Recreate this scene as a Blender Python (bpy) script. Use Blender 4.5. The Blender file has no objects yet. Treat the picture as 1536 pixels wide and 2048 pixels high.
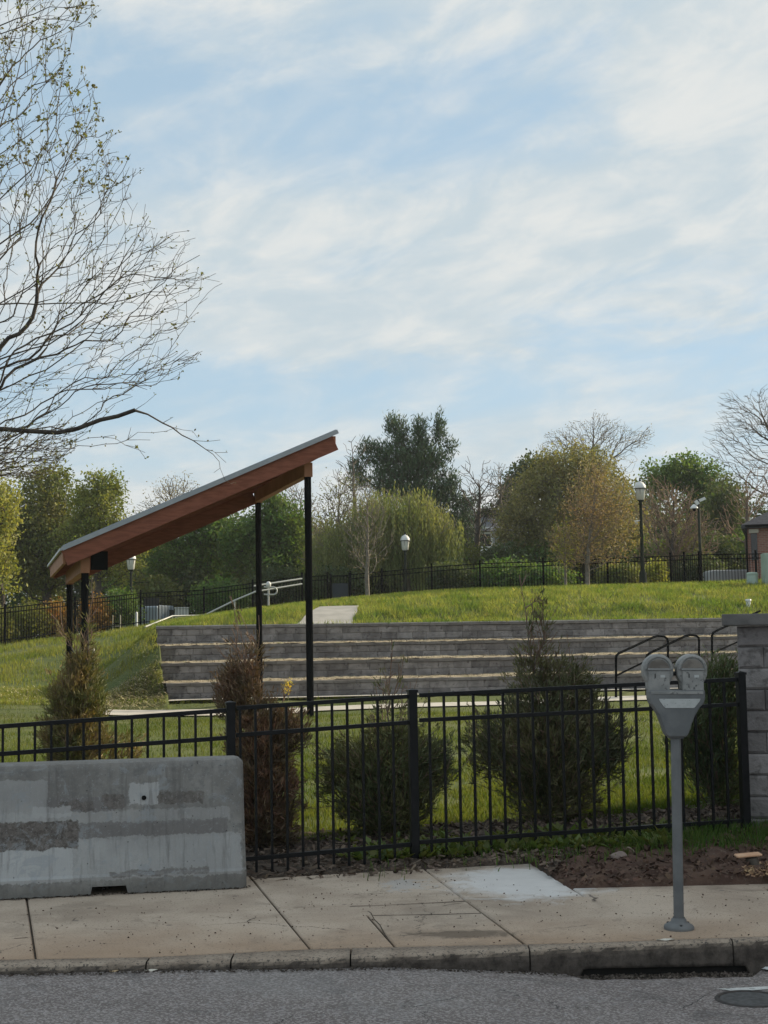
import bpy, bmesh, math, random
import numpy as np
from mathutils import Vector, Matrix
R = math.radians
S = bpy.context.scene
# ------------------------------------------------------------------ camera
F = 2900.0; CX = 768.0; CY = 1024.0
HOR = 1272.0; ROLL = -0.016; CAMZ = 1.66
PITCH = math.atan((HOR-CY)/F)
cam_d = bpy.data.cameras.new('camera'); cam = bpy.data.objects.new('camera', cam_d)
S.collection.objects.link(cam); S.camera = cam
cam_d.sensor_fit = 'HORIZONTAL'; cam_d.sensor_width = 36.0; cam_d.lens = F/1536.0*36.0
cam_d.clip_start = 0.1; cam_d.clip_end = 6000
CM = Matrix.Rotation(math.pi/2+PITCH, 3, 'X') @ Matrix.Rotation(ROLL, 3, 'Z')
cam.matrix_world = Matrix.Translation((0, 0, CAMZ)) @ CM.to_4x4()
S.render.resolution_x = 768; S.render.resolution_y = 1024
# ------------------------------------------------------------------ light
SUN_AZ = R(62); SUN_EL = R(26)          # azimuth measured from +Y (view direction) towards +X
sun_dir = Vector((math.sin(SUN_AZ)*math.cos(SUN_EL), math.cos(SUN_AZ)*math.cos(SUN_EL), math.sin(SUN_EL)))
sl = bpy.data.lights.new('sun', 'SUN'); sl.energy = 5.0; sl.angle = R(5); sl.color = (1.0, 0.84, 0.60)
so = bpy.data.objects.new('sun', sl); S.collection.objects.link(so)
so.rotation_euler = sun_dir.to_track_quat('Z', 'Y').to_euler(); so.location = (30, 10, 40)
S.view_settings.view_transform = 'Standard'; S.view_settings.look = 'None'
S.view_settings.exposure = 0.45; S.view_settings.gamma = 1.0
W = bpy.data.worlds.new('World'); S.world = W; W.use_nodes = True

class NT:
    """small helper for node trees"""
    def __init__(s, nt): s.nt = nt; s.nt.nodes.clear()
    def n(s, t, **k):
        nd = s.nt.nodes.new(t)
        for a, v in k.items(): setattr(nd, a, v)
        return nd
    def l(s, a, b): s.nt.links.new(a, b)
    def setin(s, sock, v):
        if hasattr(v, 'is_output'): s.l(v, sock)
        else: sock.default_value = v
    def m(s, op, a, b=0.0, c=0.0, clamp=False):
        nd = s.n('ShaderNodeMath', operation=op, use_clamp=clamp)
        s.setin(nd.inputs[0], a); s.setin(nd.inputs[1], b); s.setin(nd.inputs[2], c)
        return nd.outputs[0]
    def vm(s, op, a, b=(0, 0, 0)):
        nd = s.n('ShaderNodeVectorMath', operation=op); s.setin(nd.inputs[0], a)
        if op == 'SCALE': s.setin(nd.inputs[3], b)
        else: s.setin(nd.inputs[1], b)
        return nd.outputs[0]
    def noise(s, vec, scale, detail=4, rough=.55, dist=0.0):
        nd = s.n('ShaderNodeTexNoise'); nd.inputs['Scale'].default_value = scale
        nd.inputs['Detail'].default_value = detail; nd.inputs['Roughness'].default_value = rough
        nd.inputs['Distortion'].default_value = dist
        if vec is not None: s.l(vec, nd.inputs['Vector'])
        return nd.outputs['Fac']
    def smooth(s, v, a, b, lo=0., hi=1.):
        nd = s.n('ShaderNodeMapRange', interpolation_type='SMOOTHSTEP'); s.setin(nd.inputs[0], v)
        nd.inputs[1].default_value = a; nd.inputs[2].default_value = b
        nd.inputs[3].default_value = lo; nd.inputs[4].default_value = hi
        return nd.outputs[0]
    def mix(s, fac, a, b, bt='MIX'):
        nd = s.n('ShaderNodeMix', data_type='RGBA', blend_type=bt)
        s.setin(nd.inputs[0], fac)
        for i, v in ((6, a), (7, b)):
            if isinstance(v, (tuple, list)): v = (v[0], v[1], v[2], 1)
            s.setin(nd.inputs[i], v)
        return nd.outputs[2]

SKYOFF = (2.7, 2.1, 0.2)
def build_world():
    w = NT(W.node_tree)
    out = w.n('ShaderNodeOutputWorld'); bg = w.n('ShaderNodeBackground'); bg.inputs[1].default_value = 0.1
    sky = w.n('ShaderNodeTexSky', sky_type='NISHITA', sun_disc=False, sun_elevation=SUN_EL, sun_rotation=SUN_AZ)
    sky.air_density = 1.0; sky.dust_density = 0.6; sky.ozone_density = 1.6
    tc = w.n('ShaderNodeTexCoord'); sp = w.n('ShaderNodeSeparateXYZ'); w.l(tc.outputs['Generated'], sp.inputs[0])
    x, y, z = sp.outputs; zc = w.m('MAXIMUM', z, 0.0)
    cb = w.n('ShaderNodeCombineXYZ'); w.l(w.m('MULTIPLY', x, 4.2), cb.inputs[0]); w.l(w.m('MULTIPLY', y, 4.2), cb.inputs[1]); w.l(w.m('MULTIPLY', w.m('LOGARITHM', w.m('ADD', zc, .15), 2.718), 2.7), cb.inputs[2])
    # streaky frame, turned a little so the streaks run up to the right
    mp = w.n('ShaderNodeMapping'); w.l(cb.outputs[0], mp.inputs[0]); mp.inputs['Rotation'].default_value = (0, R(24), 0); mp.inputs['Location'].default_value = SKYOFF
    ms = w.n('ShaderNodeMapping'); w.l(mp.outputs[0], ms.inputs[0]); ms.inputs['Scale'].default_value = (.62, .62, 1.15)
    n1 = w.noise(ms.outputs[0], 1.35, 10, .60, .55)
    n2 = w.noise(ms.outputs[0], 4.2, 9, .62, .6)
    # coverage by height above the horizon
    cov = w.n('ShaderNodeFloatCurve'); c = cov.mapping.curves[0]
    pts = [(0, .70), (.05, .74), (.11, .66), (.145, .56), (.168, .40), (.19, .54), (.225, .86), (.275, .84), (.305, .60), (.33, .36), (.355, .36), (.385, .52), (.5, .60), (1, .55)]
    c.points[0].location = pts[0]; c.points[1].location = pts[-1]
    for q in pts[1:-1]: c.points.new(*q)
    cov.mapping.update()
    az = w.m('DIVIDE', x, w.m('MAXIMUM', y, .05))
    zz = w.m('ADD', z, w.m('MULTIPLY', az, -0.05))
    w.l(w.m('ADD', zz, w.m('MULTIPLY', w.m('SUBTRACT', n1, .5), .09)), cov.inputs['Value'])
    right = w.m('MULTIPLY', w.smooth(az, -.1, .28), w.smooth(z, .24, .36, 0, .42))
    v = w.m('ADD', w.m('ADD', w.m('MULTIPLY', n1, 2.3), w.m('MULTIPLY', n2, .75)), w.m('ADD', cov.outputs[0], right))
    cl = w.smooth(v, 1.66, 2.46)
    veil = w.noise(ms.outputs[0], 9, 6, .6, .2)
    tone = w.m('ADD', w.m('MULTIPLY', n2, .5), w.m('MULTIPLY', veil, .25))
    ccol = w.mix(w.smooth(tone, .28, .50), (4.3, 4.95, 5.3), (5.85, 5.95, 5.8))
    base = w.mix(.65, sky.outputs[0], (3.1, 4.6, 5.75))
    base = w.mix(w.smooth(z, .0, .15, .8, .12), base, (5.25, 5.6, 5.7))
    col = w.mix(w.m('ADD', w.m('MULTIPLY', cl, .86), .08), base, ccol)
    # below the horizon: dull ground bounce
    col = w.mix(w.smooth(z, -.06, -.01), (1.0, 1.0, .9), col)
    w.l(col, bg.inputs[0]); w.l(bg.outputs[0], out.inputs[0])
build_world()
# ------------------------------------------------------------------ helpers
def ray(px, py):
    d = CM @ Vector(((px-CX)/F, (CY-py)/F, -1.0)); return d
def at(px, py, Y):
    d = ray(px, py); t = Y/d.y
    return Vector((d.x*t, Y, CAMZ+d.z*t))
def atz(px, py, z=0.0):
    d = ray(px, py); t = (z-CAMZ)/d.z
    return Vector((d.x*t, d.y*t, z))
MATS = {}
def mat(name, c1, c2=None, rough=.8, scale=4., detail=6, lo=.35, hi=.65, bump=0., bscale=None, metal=0., c3=None, s3=30., lo3=.6, hi3=.75, spec=.3, stretch=None, trans=None, isl=None):
    if name in MATS: return MATS[name]
    m = bpy.data.materials.new(name); m.use_nodes = True; t = NT(m.node_tree); MATS[name] = m
    out = t.n('ShaderNodeOutputMaterial'); b = t.n('ShaderNodeBsdfPrincipled')
    tc = t.n('ShaderNodeTexCoord'); vec = tc.outputs['Object']
    if stretch:
        mp = t.n('ShaderNodeMapping'); t.l(vec, mp.inputs[0]); mp.inputs['Scale'].default_value = stretch; vec = mp.outputs[0]
    col = None
    if c2:
        f = t.smooth(t.noise(vec, scale, detail), lo, hi); col = t.mix(f, c1, c2)
    if c3:
        f = t.smooth(t.noise(vec, s3, 5), lo3, hi3); col = t.mix(f, col if col else c1, c3)
    if isl:
        g = t.n('ShaderNodeNewGeometry'); r = g.outputs['Random Per Island']
        hv = t.n('ShaderNodeHueSaturation'); t.l(t.m('MULTIPLY_ADD', r, isl[0], 1-isl[0]*.5), hv.inputs['Value'])
        t.l(t.m('MULTIPLY_ADD', t.m('FRACT', t.m('MULTIPLY', r, 17.3)), isl[1], .5-isl[1]*.5), hv.inputs['Hue'])
        if col: t.l(col, hv.inputs['Color'])
        else: hv.inputs['Color'].default_value = (*c1, 1)
        col = hv.outputs[0]
    if col: t.l(col, b.inputs['Base Color'])
    else: b.inputs['Base Color'].default_value = (*c1, 1)
    b.inputs['Roughness'].default_value = rough; b.inputs['Metallic'].default_value = metal
    b.inputs['Specular IOR Level'].default_value = spec
    if bump:
        bp = t.n('ShaderNodeBump'); bp.inputs['Strength'].default_value = 1.0; bp.inputs['Distance'].default_value = bump
        t.l(t.noise(vec, bscale or scale*4, 8, .6), bp.inputs['Height']); t.l(bp.outputs[0], b.inputs['Normal'])
    sh = b.outputs[0]
    if trans:
        tr = t.n('ShaderNodeBsdfTranslucent'); ms = t.n('ShaderNodeMixShader'); ms.inputs[0].default_value = trans
        if col: t.l(t.mix(1., col, (1.5, 1.45, .6), 'MULTIPLY'), tr.inputs[0])
        else: tr.inputs[0].default_value = (*c1, 1)
        t.l(b.outputs[0], ms.inputs[1]); t.l(tr.outputs[0], ms.inputs[2]); sh = ms.outputs[0]
    t.l(sh, out.inputs[0]); m['nt'] = 1
    return m

COL = S.collection
ORG = {}
def tag(o, label=None, cat=None, group=None, kind=None):
    if label: o['label'] = label
    if cat: o['category'] = cat
    if group: o['group'] = group
    if kind: o['kind'] = kind
    return o
def thing(name, loc, label, cat, group=None):
    o = bpy.data.objects.new(name, None); COL.objects.link(o); o.location = loc; o.empty_display_size = .2
    ORG[o.name] = Vector(loc); return tag(o, label, cat, group)
def link(name, me, m, parent=None, loc=None):
    """mesh data is in world coordinates; move it to its thing's origin"""
    if parent is not None: og = ORG[parent.name]
    elif loc is not None: og = Vector(loc)
    else: og = Vector((0, 0, 0))
    me.transform(Matrix.Translation(-og))
    o = bpy.data.objects.new(name, me); COL.objects.link(o)
    if m is not None: me.materials.append(m)
    if parent is not None: o.parent = parent
    else: o.location = og
    ORG[o.name] = og; return o
def npmesh(name, V, Fc, m, parent=None, loc=None, smooth=False):
    V = np.asarray(V, dtype=np.float32); Fc = np.asarray(Fc, dtype=np.int32)
    me = bpy.data.meshes.new(name); me.vertices.add(len(V)); me.vertices.foreach_set('co', V.ravel())
    k = Fc.shape[1]; me.loops.add(Fc.size); me.loops.foreach_set('vertex_index', Fc.ravel())
    me.polygons.add(len(Fc)); me.polygons.foreach_set('loop_start', np.arange(0, Fc.size, k, dtype=np.int32))
    me.polygons.foreach_set('loop_total', np.full(len(Fc), k, dtype=np.int32))
    if smooth: me.polygons.foreach_set('use_smooth', np.ones(len(Fc), dtype=bool))
    me.update(calc_edges=True)
    return link(name, me, m, parent, loc)
class MB:
    def __init__(s): s.v = []; s.f = []; s.sm = []
    def add(s, vs, fs, sm=False):
        b = len(s.v); s.v += [tuple(q) for q in vs]; s.f += [tuple(i+b for i in f) for f in fs]; s.sm += [sm]*len(fs); return s
    def frame(s, c, ax, ay, az):
        """box: centre and three half-extent vectors"""
        c, ax, ay, az = map(Vector, (c, ax, ay, az)); vs = []
        for k in (-1, 1):
            for j in (-1, 1):
                for i in (-1, 1): vs.append(c+ax*i+ay*j+az*k)
        return s.add(vs, [(0, 2, 3, 1), (4, 5, 7, 6), (0, 1, 5, 4), (2, 6, 7, 3), (0, 4, 6, 2), (1, 3, 7, 5)])
    def box(s, c, sx, sy, sz, rz=0):
        ca, sa = math.cos(rz), math.sin(rz)
        return s.frame(c, (ca*sx/2, sa*sx/2, 0), (-sa*sy/2, ca*sy/2, 0), (0, 0, sz/2))
    def bar(s, a, b, w, h, up=(0, 0, 1)):
        a, b = Vector(a), Vector(b); d = b-a; sd = d.cross(Vector(up)).normalized(); u = sd.cross(d).normalized()
        return s.frame((a+b)/2, d/2, sd*w/2, u*h/2)
    def tube(s, pts, r, n=10, caps=True):
        pts = [Vector(p) for p in pts]; rs = r if isinstance(r, (list, tuple)) else [r]*len(pts); vs = []; N = len(pts); pu = None
        for i, p in enumerate(pts):
            t = (pts[min(i+1, N-1)]-pts[max(i-1, 0)]).normalized()
            if pu is None:
                pu = Vector((0, 0, 1)) if abs(t.z) < .9 else Vector((1, 0, 0))
            a = t.cross(pu).normalized(); pu = a.cross(t).normalized()
            for k in range(n):
                q = 2*math.pi*k/n; vs.append(p+(a*math.cos(q)+pu*math.sin(q))*rs[i])
        fs = [(i*n+k, i*n+(k+1) % n, (i+1)*n+(k+1) % n, (i+1)*n+k) for i in range(N-1) for k in range(n)]
        s.add(vs, fs, True)
        if caps: s.add(vs[:n], [tuple(range(n))]); s.add(vs[-n:], [tuple(range(n))[::-1]])
        return s
    def lathe(s, c, prof, n=20):
        """prof: list of (r, z) from the bottom up"""
        c = Vector(c); vs = []
        for r, z in prof:
            for k in range(n):
                q = 2*math.pi*k/n; vs.append(c+Vector((max(r, 1e-4)*math.cos(q), max(r, 1e-4)*math.sin(q), z)))
        N = len(prof)
        return s.add(vs, [(i*n+k, i*n+(k+1) % n, (i+1)*n+(k+1) % n, (i+1)*n+k) for i in range(N-1) for k in range(n)], True)
    def prism(s, poly, ext):
        """poly: 3D points, ext: vector"""
        n = len(poly); e = Vector(ext); vs = [Vector(p) for p in poly]+[Vector(p)+e for p in poly]
        return s.add(vs, [tuple(range(n)), tuple(range(2*n-1, n-1, -1))]+[(i, i+n, (i+1) % n+n, (i+1) % n) for i in range(n)])
    def build(s, name, m, parent=None, loc=None, bevel=0., seg=2):
        me = bpy.data.meshes.new(name); me.from_pydata(s.v, [], s.f)
        me.polygons.foreach_set('use_smooth', s.sm)
        bm = bmesh.new(); bm.from_mesh(me)
        if bevel:
            bmesh.ops.remove_doubles(bm, verts=bm.verts, dist=1e-5)
        bmesh.ops.recalc_face_normals(bm, faces=bm.faces)
        if bevel:
            es = [e for e in bm.edges if len(e.link_faces) == 2 and e.calc_face_angle(0) > .5]
            bmesh.ops.bevel(bm, geom=es, offset=bevel, segments=seg, profile=.5, affect='EDGES', clamp_overlap=True)
            for f in bm.faces: f.smooth = False
        bm.to_mesh(me); bm.free(); me.update()
        return link(name, me, m, parent, loc)
# ------------------------------------------------------------------ terrain function
WA = R(10)                                     # direction of the terrace walls in plan
def uv(X, Y): return X*math.cos(WA)+Y*math.sin(WA), -X*math.sin(WA)+Y*math.cos(WA)
def xy(u, v): return u*math.cos(WA)-v*math.sin(WA), u*math.sin(WA)+v*math.cos(WA)
WV = [37.42, 38.9, 40.4, 41.9]                  # v of the four wall faces
def yz(py, v): # height seen at px 768 for a thing whose wall face is at v (X=0)
    return at(768, py, v/math.cos(WA)).z
ZB = [yz(1391, WV[0]), yz(1352, WV[1]), yz(1314.5, WV[2]), yz(1281.5, WV[3])]   # foot of each wall
ZT = [yz(1358, WV[0]), yz(1319, WV[1]), yz(1284.5, WV[2]), yz(1247, WV[3])]   # top of each wall
def upx(px, v):
    """u of the point seen in column px on wall face v (near the horizon)"""
    t = (px-CX)/F; # X = t*Y
    Y = v/(math.cos(WA)-t*math.sin(WA)); return uv(t*Y, Y)[0]
UL = [upx(331, WV[0]), upx(321, WV[1]), upx(316, WV[2]), upx(311, WV[3])]
CP = [(-9, 9, -.06), (-3, 9.5, -.06), (-.9, 10.4, -.05), (.2, 10.8, .0), (3, 11.5, .09), (7, 12, .15), (-9, 9, -.06), (0, 8, -.05), (7, 8, .0), (-8, 15, -.03), (3, 14, .08),
      (-8, 20, -.02), (0, 20, .03), (7, 20, .08), (-12, 26, .02), (-9, 30, .03), (0, 30, .06), (10, 30, .1), (-14, 36, .1), (-9, 37, .1), (18, 33, .1)]
def cp(px, py, Y): p = at(px, py, Y); CP.append((p.x, p.y, p.z))
for q in [(10, 1291, 50), (145, 1272, 53), (281, 1254, 55), (408, 1246, 56), (520, 1236, 56), (610, 1219, 56), (700, 1213, 56), (865, 1193, 56), (962, 1188, 56), (1089, 1184, 56), (1218, 1179, 56), (1345, 1173, 56), (1480, 1168, 57),
          (-150, 1310, 50), (1700, 1158, 58), (100, 1330, 44.5), (0, 1340, 44), (200, 1352, 42), (-150, 1350, 44), (0, 1385, 39.5), (220, 1388, 39.0)]: cp(*q)
for i in range(4):   # the hill follows the wall ends
    x_, y_ = xy(UL[i]-.3, WV[i]); CP.append((x_, y_, (ZB[i]*.35+ZT[i]*.65) if i else ZB[0]+.12))
for u_ in (-1, 4, 9, 16, 24): x_, y_ = xy(u_+2, WV[3]+.5); CP.append((x_, y_, ZT[3]-.02))
for u_ in (-2, 4, 9, 16, 24): x_, y_ = xy(u_, WV[0]-1.2); CP.append((x_, y_, ZB[0]-.03))
for q in [(-25, 64, .6), (-11, 64, 1.35), (0, 66, 2.3), (8, 68, 2.6), (20, 68, 2.9), (35, 66, 3), (-30, 50, .8), (-30, 36, 0), (30, 45, 2.2), (0, 75, 2), (-20, 75, 1.2), (25, 78, 2.6)]: CP.append(q)
CP = np.array(CP); CPS = CP[:, :2]/10.0
def _phi(r2): return np.where(r2 > 1e-12, r2*np.log(r2+1e-12)*.5, 0)
_n = len(CP); _K = _phi(((CPS[:, None]-CPS[None])**2).sum(-1))+np.eye(_n)*.004
_P = np.c_[np.ones(_n), CPS]; _A = np.block([[_K, _P], [_P.T, np.zeros((3, 3))]])
_w = np.linalg.solve(_A, np.r_[CP[:, 2], 0, 0, 0])
def sm(x, a, b): t = np.clip((x-a)/(b-a), 0, 1); return t*t*(3-2*t)
def hgt(X, Y):
    X = np.atleast_1d(np.asarray(X, float)); Y = np.atleast_1d(np.asarray(Y, float))
    Xc = np.clip(X, -26, 30); Yc = np.clip(Y, 8, 74)
    q = np.stack([Xc, Yc], -1)/10
    h = np.empty(len(q))
    for i in range(0, len(q), 20000):
        s_ = q[i:i+20000]
        h[i:i+20000] = _phi(((s_[:, None]-CPS[None])**2).sum(-1))@_w[:_n]+_w[_n]+s_@_w[_n+1:]
    far = sm(Y, 66, 110); h = h*(1-far)+1.9*far
    u = X*math.cos(WA)+Y*math.sin(WA); v = -X*math.sin(WA)+Y*math.cos(WA)
    # terraces
    vs = np.array([0, 20, WV[0], WV[0]+.001, WV[1], WV[2], WV[3], WV[3]+.12, WV[3]+.3, WV[3]+1.3])
    inner = np.interp(v, [WV[0], WV[1], WV[2], WV[3], WV[3]+.05, WV[3]+.2], [ZB[0]-.03, ZB[1]-.08, ZB[2]-.08, ZB[3]-.08, ZB[3]-.05, ZT[3]-.03])
    low = np.minimum(h, ZB[0]-.0); bl = sm(v, WV[3]+.2, WV[3]+2.2); up = (ZT[3]-.03)*(1-bl)+h*bl
    st = np.where(v < WV[0], low, np.where(v < WV[3]+.2, inner, up))
    ul = np.interp(v, WV, UL)
    return np.where(u > ul+.02, st, h)
def gz(X, Y): return float(hgt(X, Y)[0])
def ground(px, py, y0=10., y1=80.):
    """first hit of the view ray with the ground"""
    Ys = np.linspace(y0, y1, 1400); d = ray(px, py); X = d.x/d.y*Ys; Z = CAMZ+d.z/d.y*Ys
    k = np.argmax(Z <= hgt(X, Ys)); Yv = Ys[k] if Z[k] <= hgt(X[k], Ys[k])[0] else y1
    return Vector((d.x/d.y*Yv, Yv, gz(d.x/d.y*Yv, Yv)))
# ------------------------------------------------------------------ materials
M = {}
M['black'] = mat('black powder coat', (.004, .0045, .005), (.008, .008, .009), rough=.42, scale=9, bump=.0006, bscale=60, spec=.22)
M['blackfar'] = mat('black fence paint', (.007, .008, .009), rough=1.0, spec=.0)
M['lawn'] = mat('lawn soil and turf', (.07, .095, .022), (.105, .12, .035), rough=.95, scale=.55, c3=(.16, .135, .07), s3=1.6, lo3=.62, hi3=.74, bump=.03, bscale=18)
M['blade'] = mat('grass blades', (.13, .17, .03), (.22, .235, .06), rough=.7, scale=.5, isl=(.5, .05), trans=.38)
M['bladey'] = mat('tall grass blades', (.11, .175, .035), (.23, .26, .08), rough=.7, scale=.9, c3=(.36, .33, .15), s3=2.3, lo3=.58, hi3=.72, isl=(.55, .05), trans=.42)
M['bladef'] = mat('front lawn blades', (.075, .11, .018), (.125, .15, .035), rough=.7, scale=.5, isl=(.5, .05), trans=.35)
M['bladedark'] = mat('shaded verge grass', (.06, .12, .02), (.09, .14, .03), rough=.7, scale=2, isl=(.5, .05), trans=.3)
M['bark'] = mat('grey brown bark', (.11, .093, .075), (.17, .145, .12), rough=.9, scale=6, stretch=(1, 1, .25), bump=.01)
M['barkdark'] = mat('dark bark', (.06, .052, .045), (.10, .085, .07), rough=.9, scale=6)
M['barkpale'] = mat('pale bark', (.22, .20, .17), (.14, .12, .10), rough=.9, scale=7)
M['twig'] = mat('twigs', (.16, .14, .115), (.22, .19, .155), rough=.9, scale=3)
M['twigred'] = mat('russet twigs', (.19, .125, .09), (.24, .18, .135), rough=.9, scale=1)
M['concrete'] = mat('pale concrete path', (.42, .40, .36), (.50, .48, .44), rough=.9, scale=2, c3=(.33, .31, .28), s3=9)
# ================================================================== STREET
rng = np.random.default_rng(7)
def axis_samples(a, b, n): return np.linspace(a, b, n)
# ---- road
ROADZ = lambda X: -.095-.038*X
edge_px = [(-300, 1957), (0, 1949), (295, 1941), (768, 1934), (1053, 1943), (1143, 1949), (1536, 1941), (1900, 1930)]
ktop_px = [(-300, 1938), (0, 1931), (295, 1926), (620, 1917), (768, 1911), (1053, 1900), (1143, 1894), (1536, 1878), (1900, 1863)]
kback_px = [(-300, 1925), (0, 1919), (295, 1914), (620, 1898), (768, 1894), (1053, 1888), (1143, 1886), (1536, 1872), (1900, 1857)]
KT = [atz(*p, 0) for p in ktop_px]; KB = [atz(*p, 0) for p in kback_px]
def kerb_y(X):
    return float(np.interp(X, [p.x for p in KT], [p.y for p in KT]))
def kerb_z(X):  # road level at the kerb
    zs = []
    for (px, py) in edge_px:
        t = ray(px, py); k = kerb_y(t.x/t.y*7.7); zs.append((t.x/t.y*k, CAMZ+t.z/t.y*k))
    return np.interp(X, [q[0] for q in zs], [q[1] for q in zs])
asph = mat('worn asphalt', (.15, .15, .16), (.19, .19, .195), rough=.9, scale=1.2, c3=(.09, .09, .098), s3=95, lo3=.47, hi3=.56, bump=.006, bscale=110, spec=.25)
def make_asphalt():
    m = asph; nt = m.node_tree
    t = NT.__new__(NT); t.nt = nt; t.nt.nodes.clear()
    out = t.n('ShaderNodeOutputMaterial'); b = t.n('ShaderNodeBsdfPrincipled'); tc = t.n('ShaderNodeTexCoord'); v = tc.outputs['Object']
    vo = t.n('ShaderNodeTexVoronoi'); vo.inputs['Scale'].default_value = 105; t.l(v, vo.inputs['Vector'])
    sp = t.n('ShaderNodeSeparateColor'); t.l(vo.outputs['Color'], sp.inputs[0])
    big = t.smooth(t.noise(v, 1.3, 6), .35, .65)
    c = t.mix(big, (.25, .205, .188), (.292, .246, .226))
    c = t.mix(t.smooth(sp.outputs[0], .35, .95), t.mix(.42, c, (.03, .03, .033)), t.mix(.38, c, (.50, .485, .475)))
    c = t.mix(t.m('MULTIPLY', t.smooth(t.noise(v, 34, 5, .7), .56, .66), .55), c, (.30, .30, .31))
    c = t.mix(t.m('MULTIPLY', t.smooth(t.noise(v, 2.2, 9, .7, .8), .54, .66), .45), c, (.075, .07, .07))
    c = t.mix(t.m('MULTIPLY', t.smooth(t.noise(v, .9, 8, .65), .48, .62), .25), c, (.30, .29, .28))
    wv = t.vm('ADD', v, t.vm('SCALE', t.noise(v, 4, 6, .7), .3)); ve = t.n('ShaderNodeTexVoronoi', feature='DISTANCE_TO_EDGE'); ve.inputs['Scale'].default_value = 1.1; t.l(wv, ve.inputs['Vector'])
    c = t.mix(t.m('MULTIPLY', t.smooth(ve.outputs['Distance'], .001, .006, 1, 0), t.smooth(t.noise(v, 1.4, 3), .52, .58)), c, (.03, .03, .03))
    t.l(c, b.inputs['Base Color']); b.inputs['Roughness'].default_value = .88; b.inputs['Specular IOR Level'].default_value = .25
    bp = t.n('ShaderNodeBump'); bp.inputs['Distance'].default_value = .004
    t.l(t.m('ADD', vo.outputs['Distance'], t.noise(v, 60, 5)), bp.inputs['Height']); t.l(bp.outputs[0], b.inputs['Normal'])
    t.l(b.outputs[0], out.inputs[0])
make_asphalt()
xs = np.linspace(-30, 30, 601); V = []; Fc = []
ts = [0, .03, .08, .15, .3, .6, 1.2, 2.5, 6, 12]
INX = (atz(1150, 1950, -.12).x, atz(1520, 1950, -.15).x)
def inlet(X): return float(sm(X, INX[0]-.06, INX[0]+.08)*(1-sm(X, INX[1]-.05, INX[1]+.02)))
for t_ in ts:
    for X in xs:
        ky = kerb_y(X)+.02; z0 = float(kerb_z(X)); w_ = min(1, t_/1.2)
        nt_ = .165*inlet(X)*(1+.10*math.sin(X*31)+.06*math.sin(X*77+1)); y = ky-t_-max(0, nt_-t_*.9)
        z = z0*(1-w_)+(z0*.4-.06)*w_ - .0
        V.append((X, y, z))
nx = len(xs); Fc = [(j*nx+i, j*nx+i+1, (j+1)*nx+i+1, (j+1)*nx+i) for j in range(len(ts)-1) for i in range(nx-1)]
road = npmesh('road', V, [f[::-1] for f in Fc], asph); tag(road, kind='structure')
# dark broken strip in the gutter below the inlet
V = []; xs2 = np.linspace(INX[0]-.05, INX[1]+.03, 160)
for j in range(12):
    for X in xs2:
        y = kerb_y(X)+.06-.29*j/11; z = float(kerb_z(X))-.030+rng.normal(0, .006)+(.016*max(0, j-6)/5)
        V.append((X+rng.normal(0, .003), y, z))
n2 = len(xs2)
gut = npmesh('gutter', V, [(j*n2+i, (j+1)*n2+i, (j+1)*n2+i+1, j*n2+i+1) for j in range(11) for i in range(n2-1)],
             mat('broken gutter asphalt', (.035, .028, .024), (.10, .082, .07), rough=.95, scale=30, c3=(.18, .155, .135), s3=60, bump=.01, bscale=50)); tag(gut, kind='structure')
# ---- kerb
def kerb_mat():
    m = mat('kerb concrete', (.2, .2, .2)); t = NT(m.node_tree)
    out = t.n('ShaderNodeOutputMaterial'); b = t.n('ShaderNodeBsdfPrincipled'); tc = t.n('ShaderNodeTexCoord'); v = tc.outputs['Object']
    sp = t.n('ShaderNodeSeparateXYZ'); t.l(v, sp.inputs[0])
    n = t.noise(v, 7, 8, .65); c = t.mix(t.smooth(n, .35, .65), (.31, .245, .19), (.40, .325, .255))
    c = t.mix(t.smooth(t.noise(v, 55, 6, .7), .52, .62), c, (.09, .08, .07))
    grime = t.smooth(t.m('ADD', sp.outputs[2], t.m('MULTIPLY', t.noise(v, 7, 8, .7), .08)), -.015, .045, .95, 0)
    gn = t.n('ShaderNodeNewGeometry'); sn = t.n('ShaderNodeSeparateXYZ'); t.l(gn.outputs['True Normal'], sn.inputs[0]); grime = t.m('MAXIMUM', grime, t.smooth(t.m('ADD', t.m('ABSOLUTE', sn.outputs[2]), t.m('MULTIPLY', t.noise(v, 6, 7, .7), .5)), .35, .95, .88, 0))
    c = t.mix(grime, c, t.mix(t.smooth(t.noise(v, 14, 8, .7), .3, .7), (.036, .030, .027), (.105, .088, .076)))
    t.l(c, b.inputs['Base Color']); b.inputs['Roughness'].default_value = .93; b.inputs['Specular IOR Level'].default_value = .2
    bp = t.n('ShaderNodeBump'); bp.inputs['Distance'].default_value = .008; t.l(t.noise(v, 32, 9, .75), bp.inputs['Height']); t.l(bp.outputs[0], b.inputs['Normal'])
    t.l(b.outputs[0], out.inputs[0]); return m
KM = kerb_mat()
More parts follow.
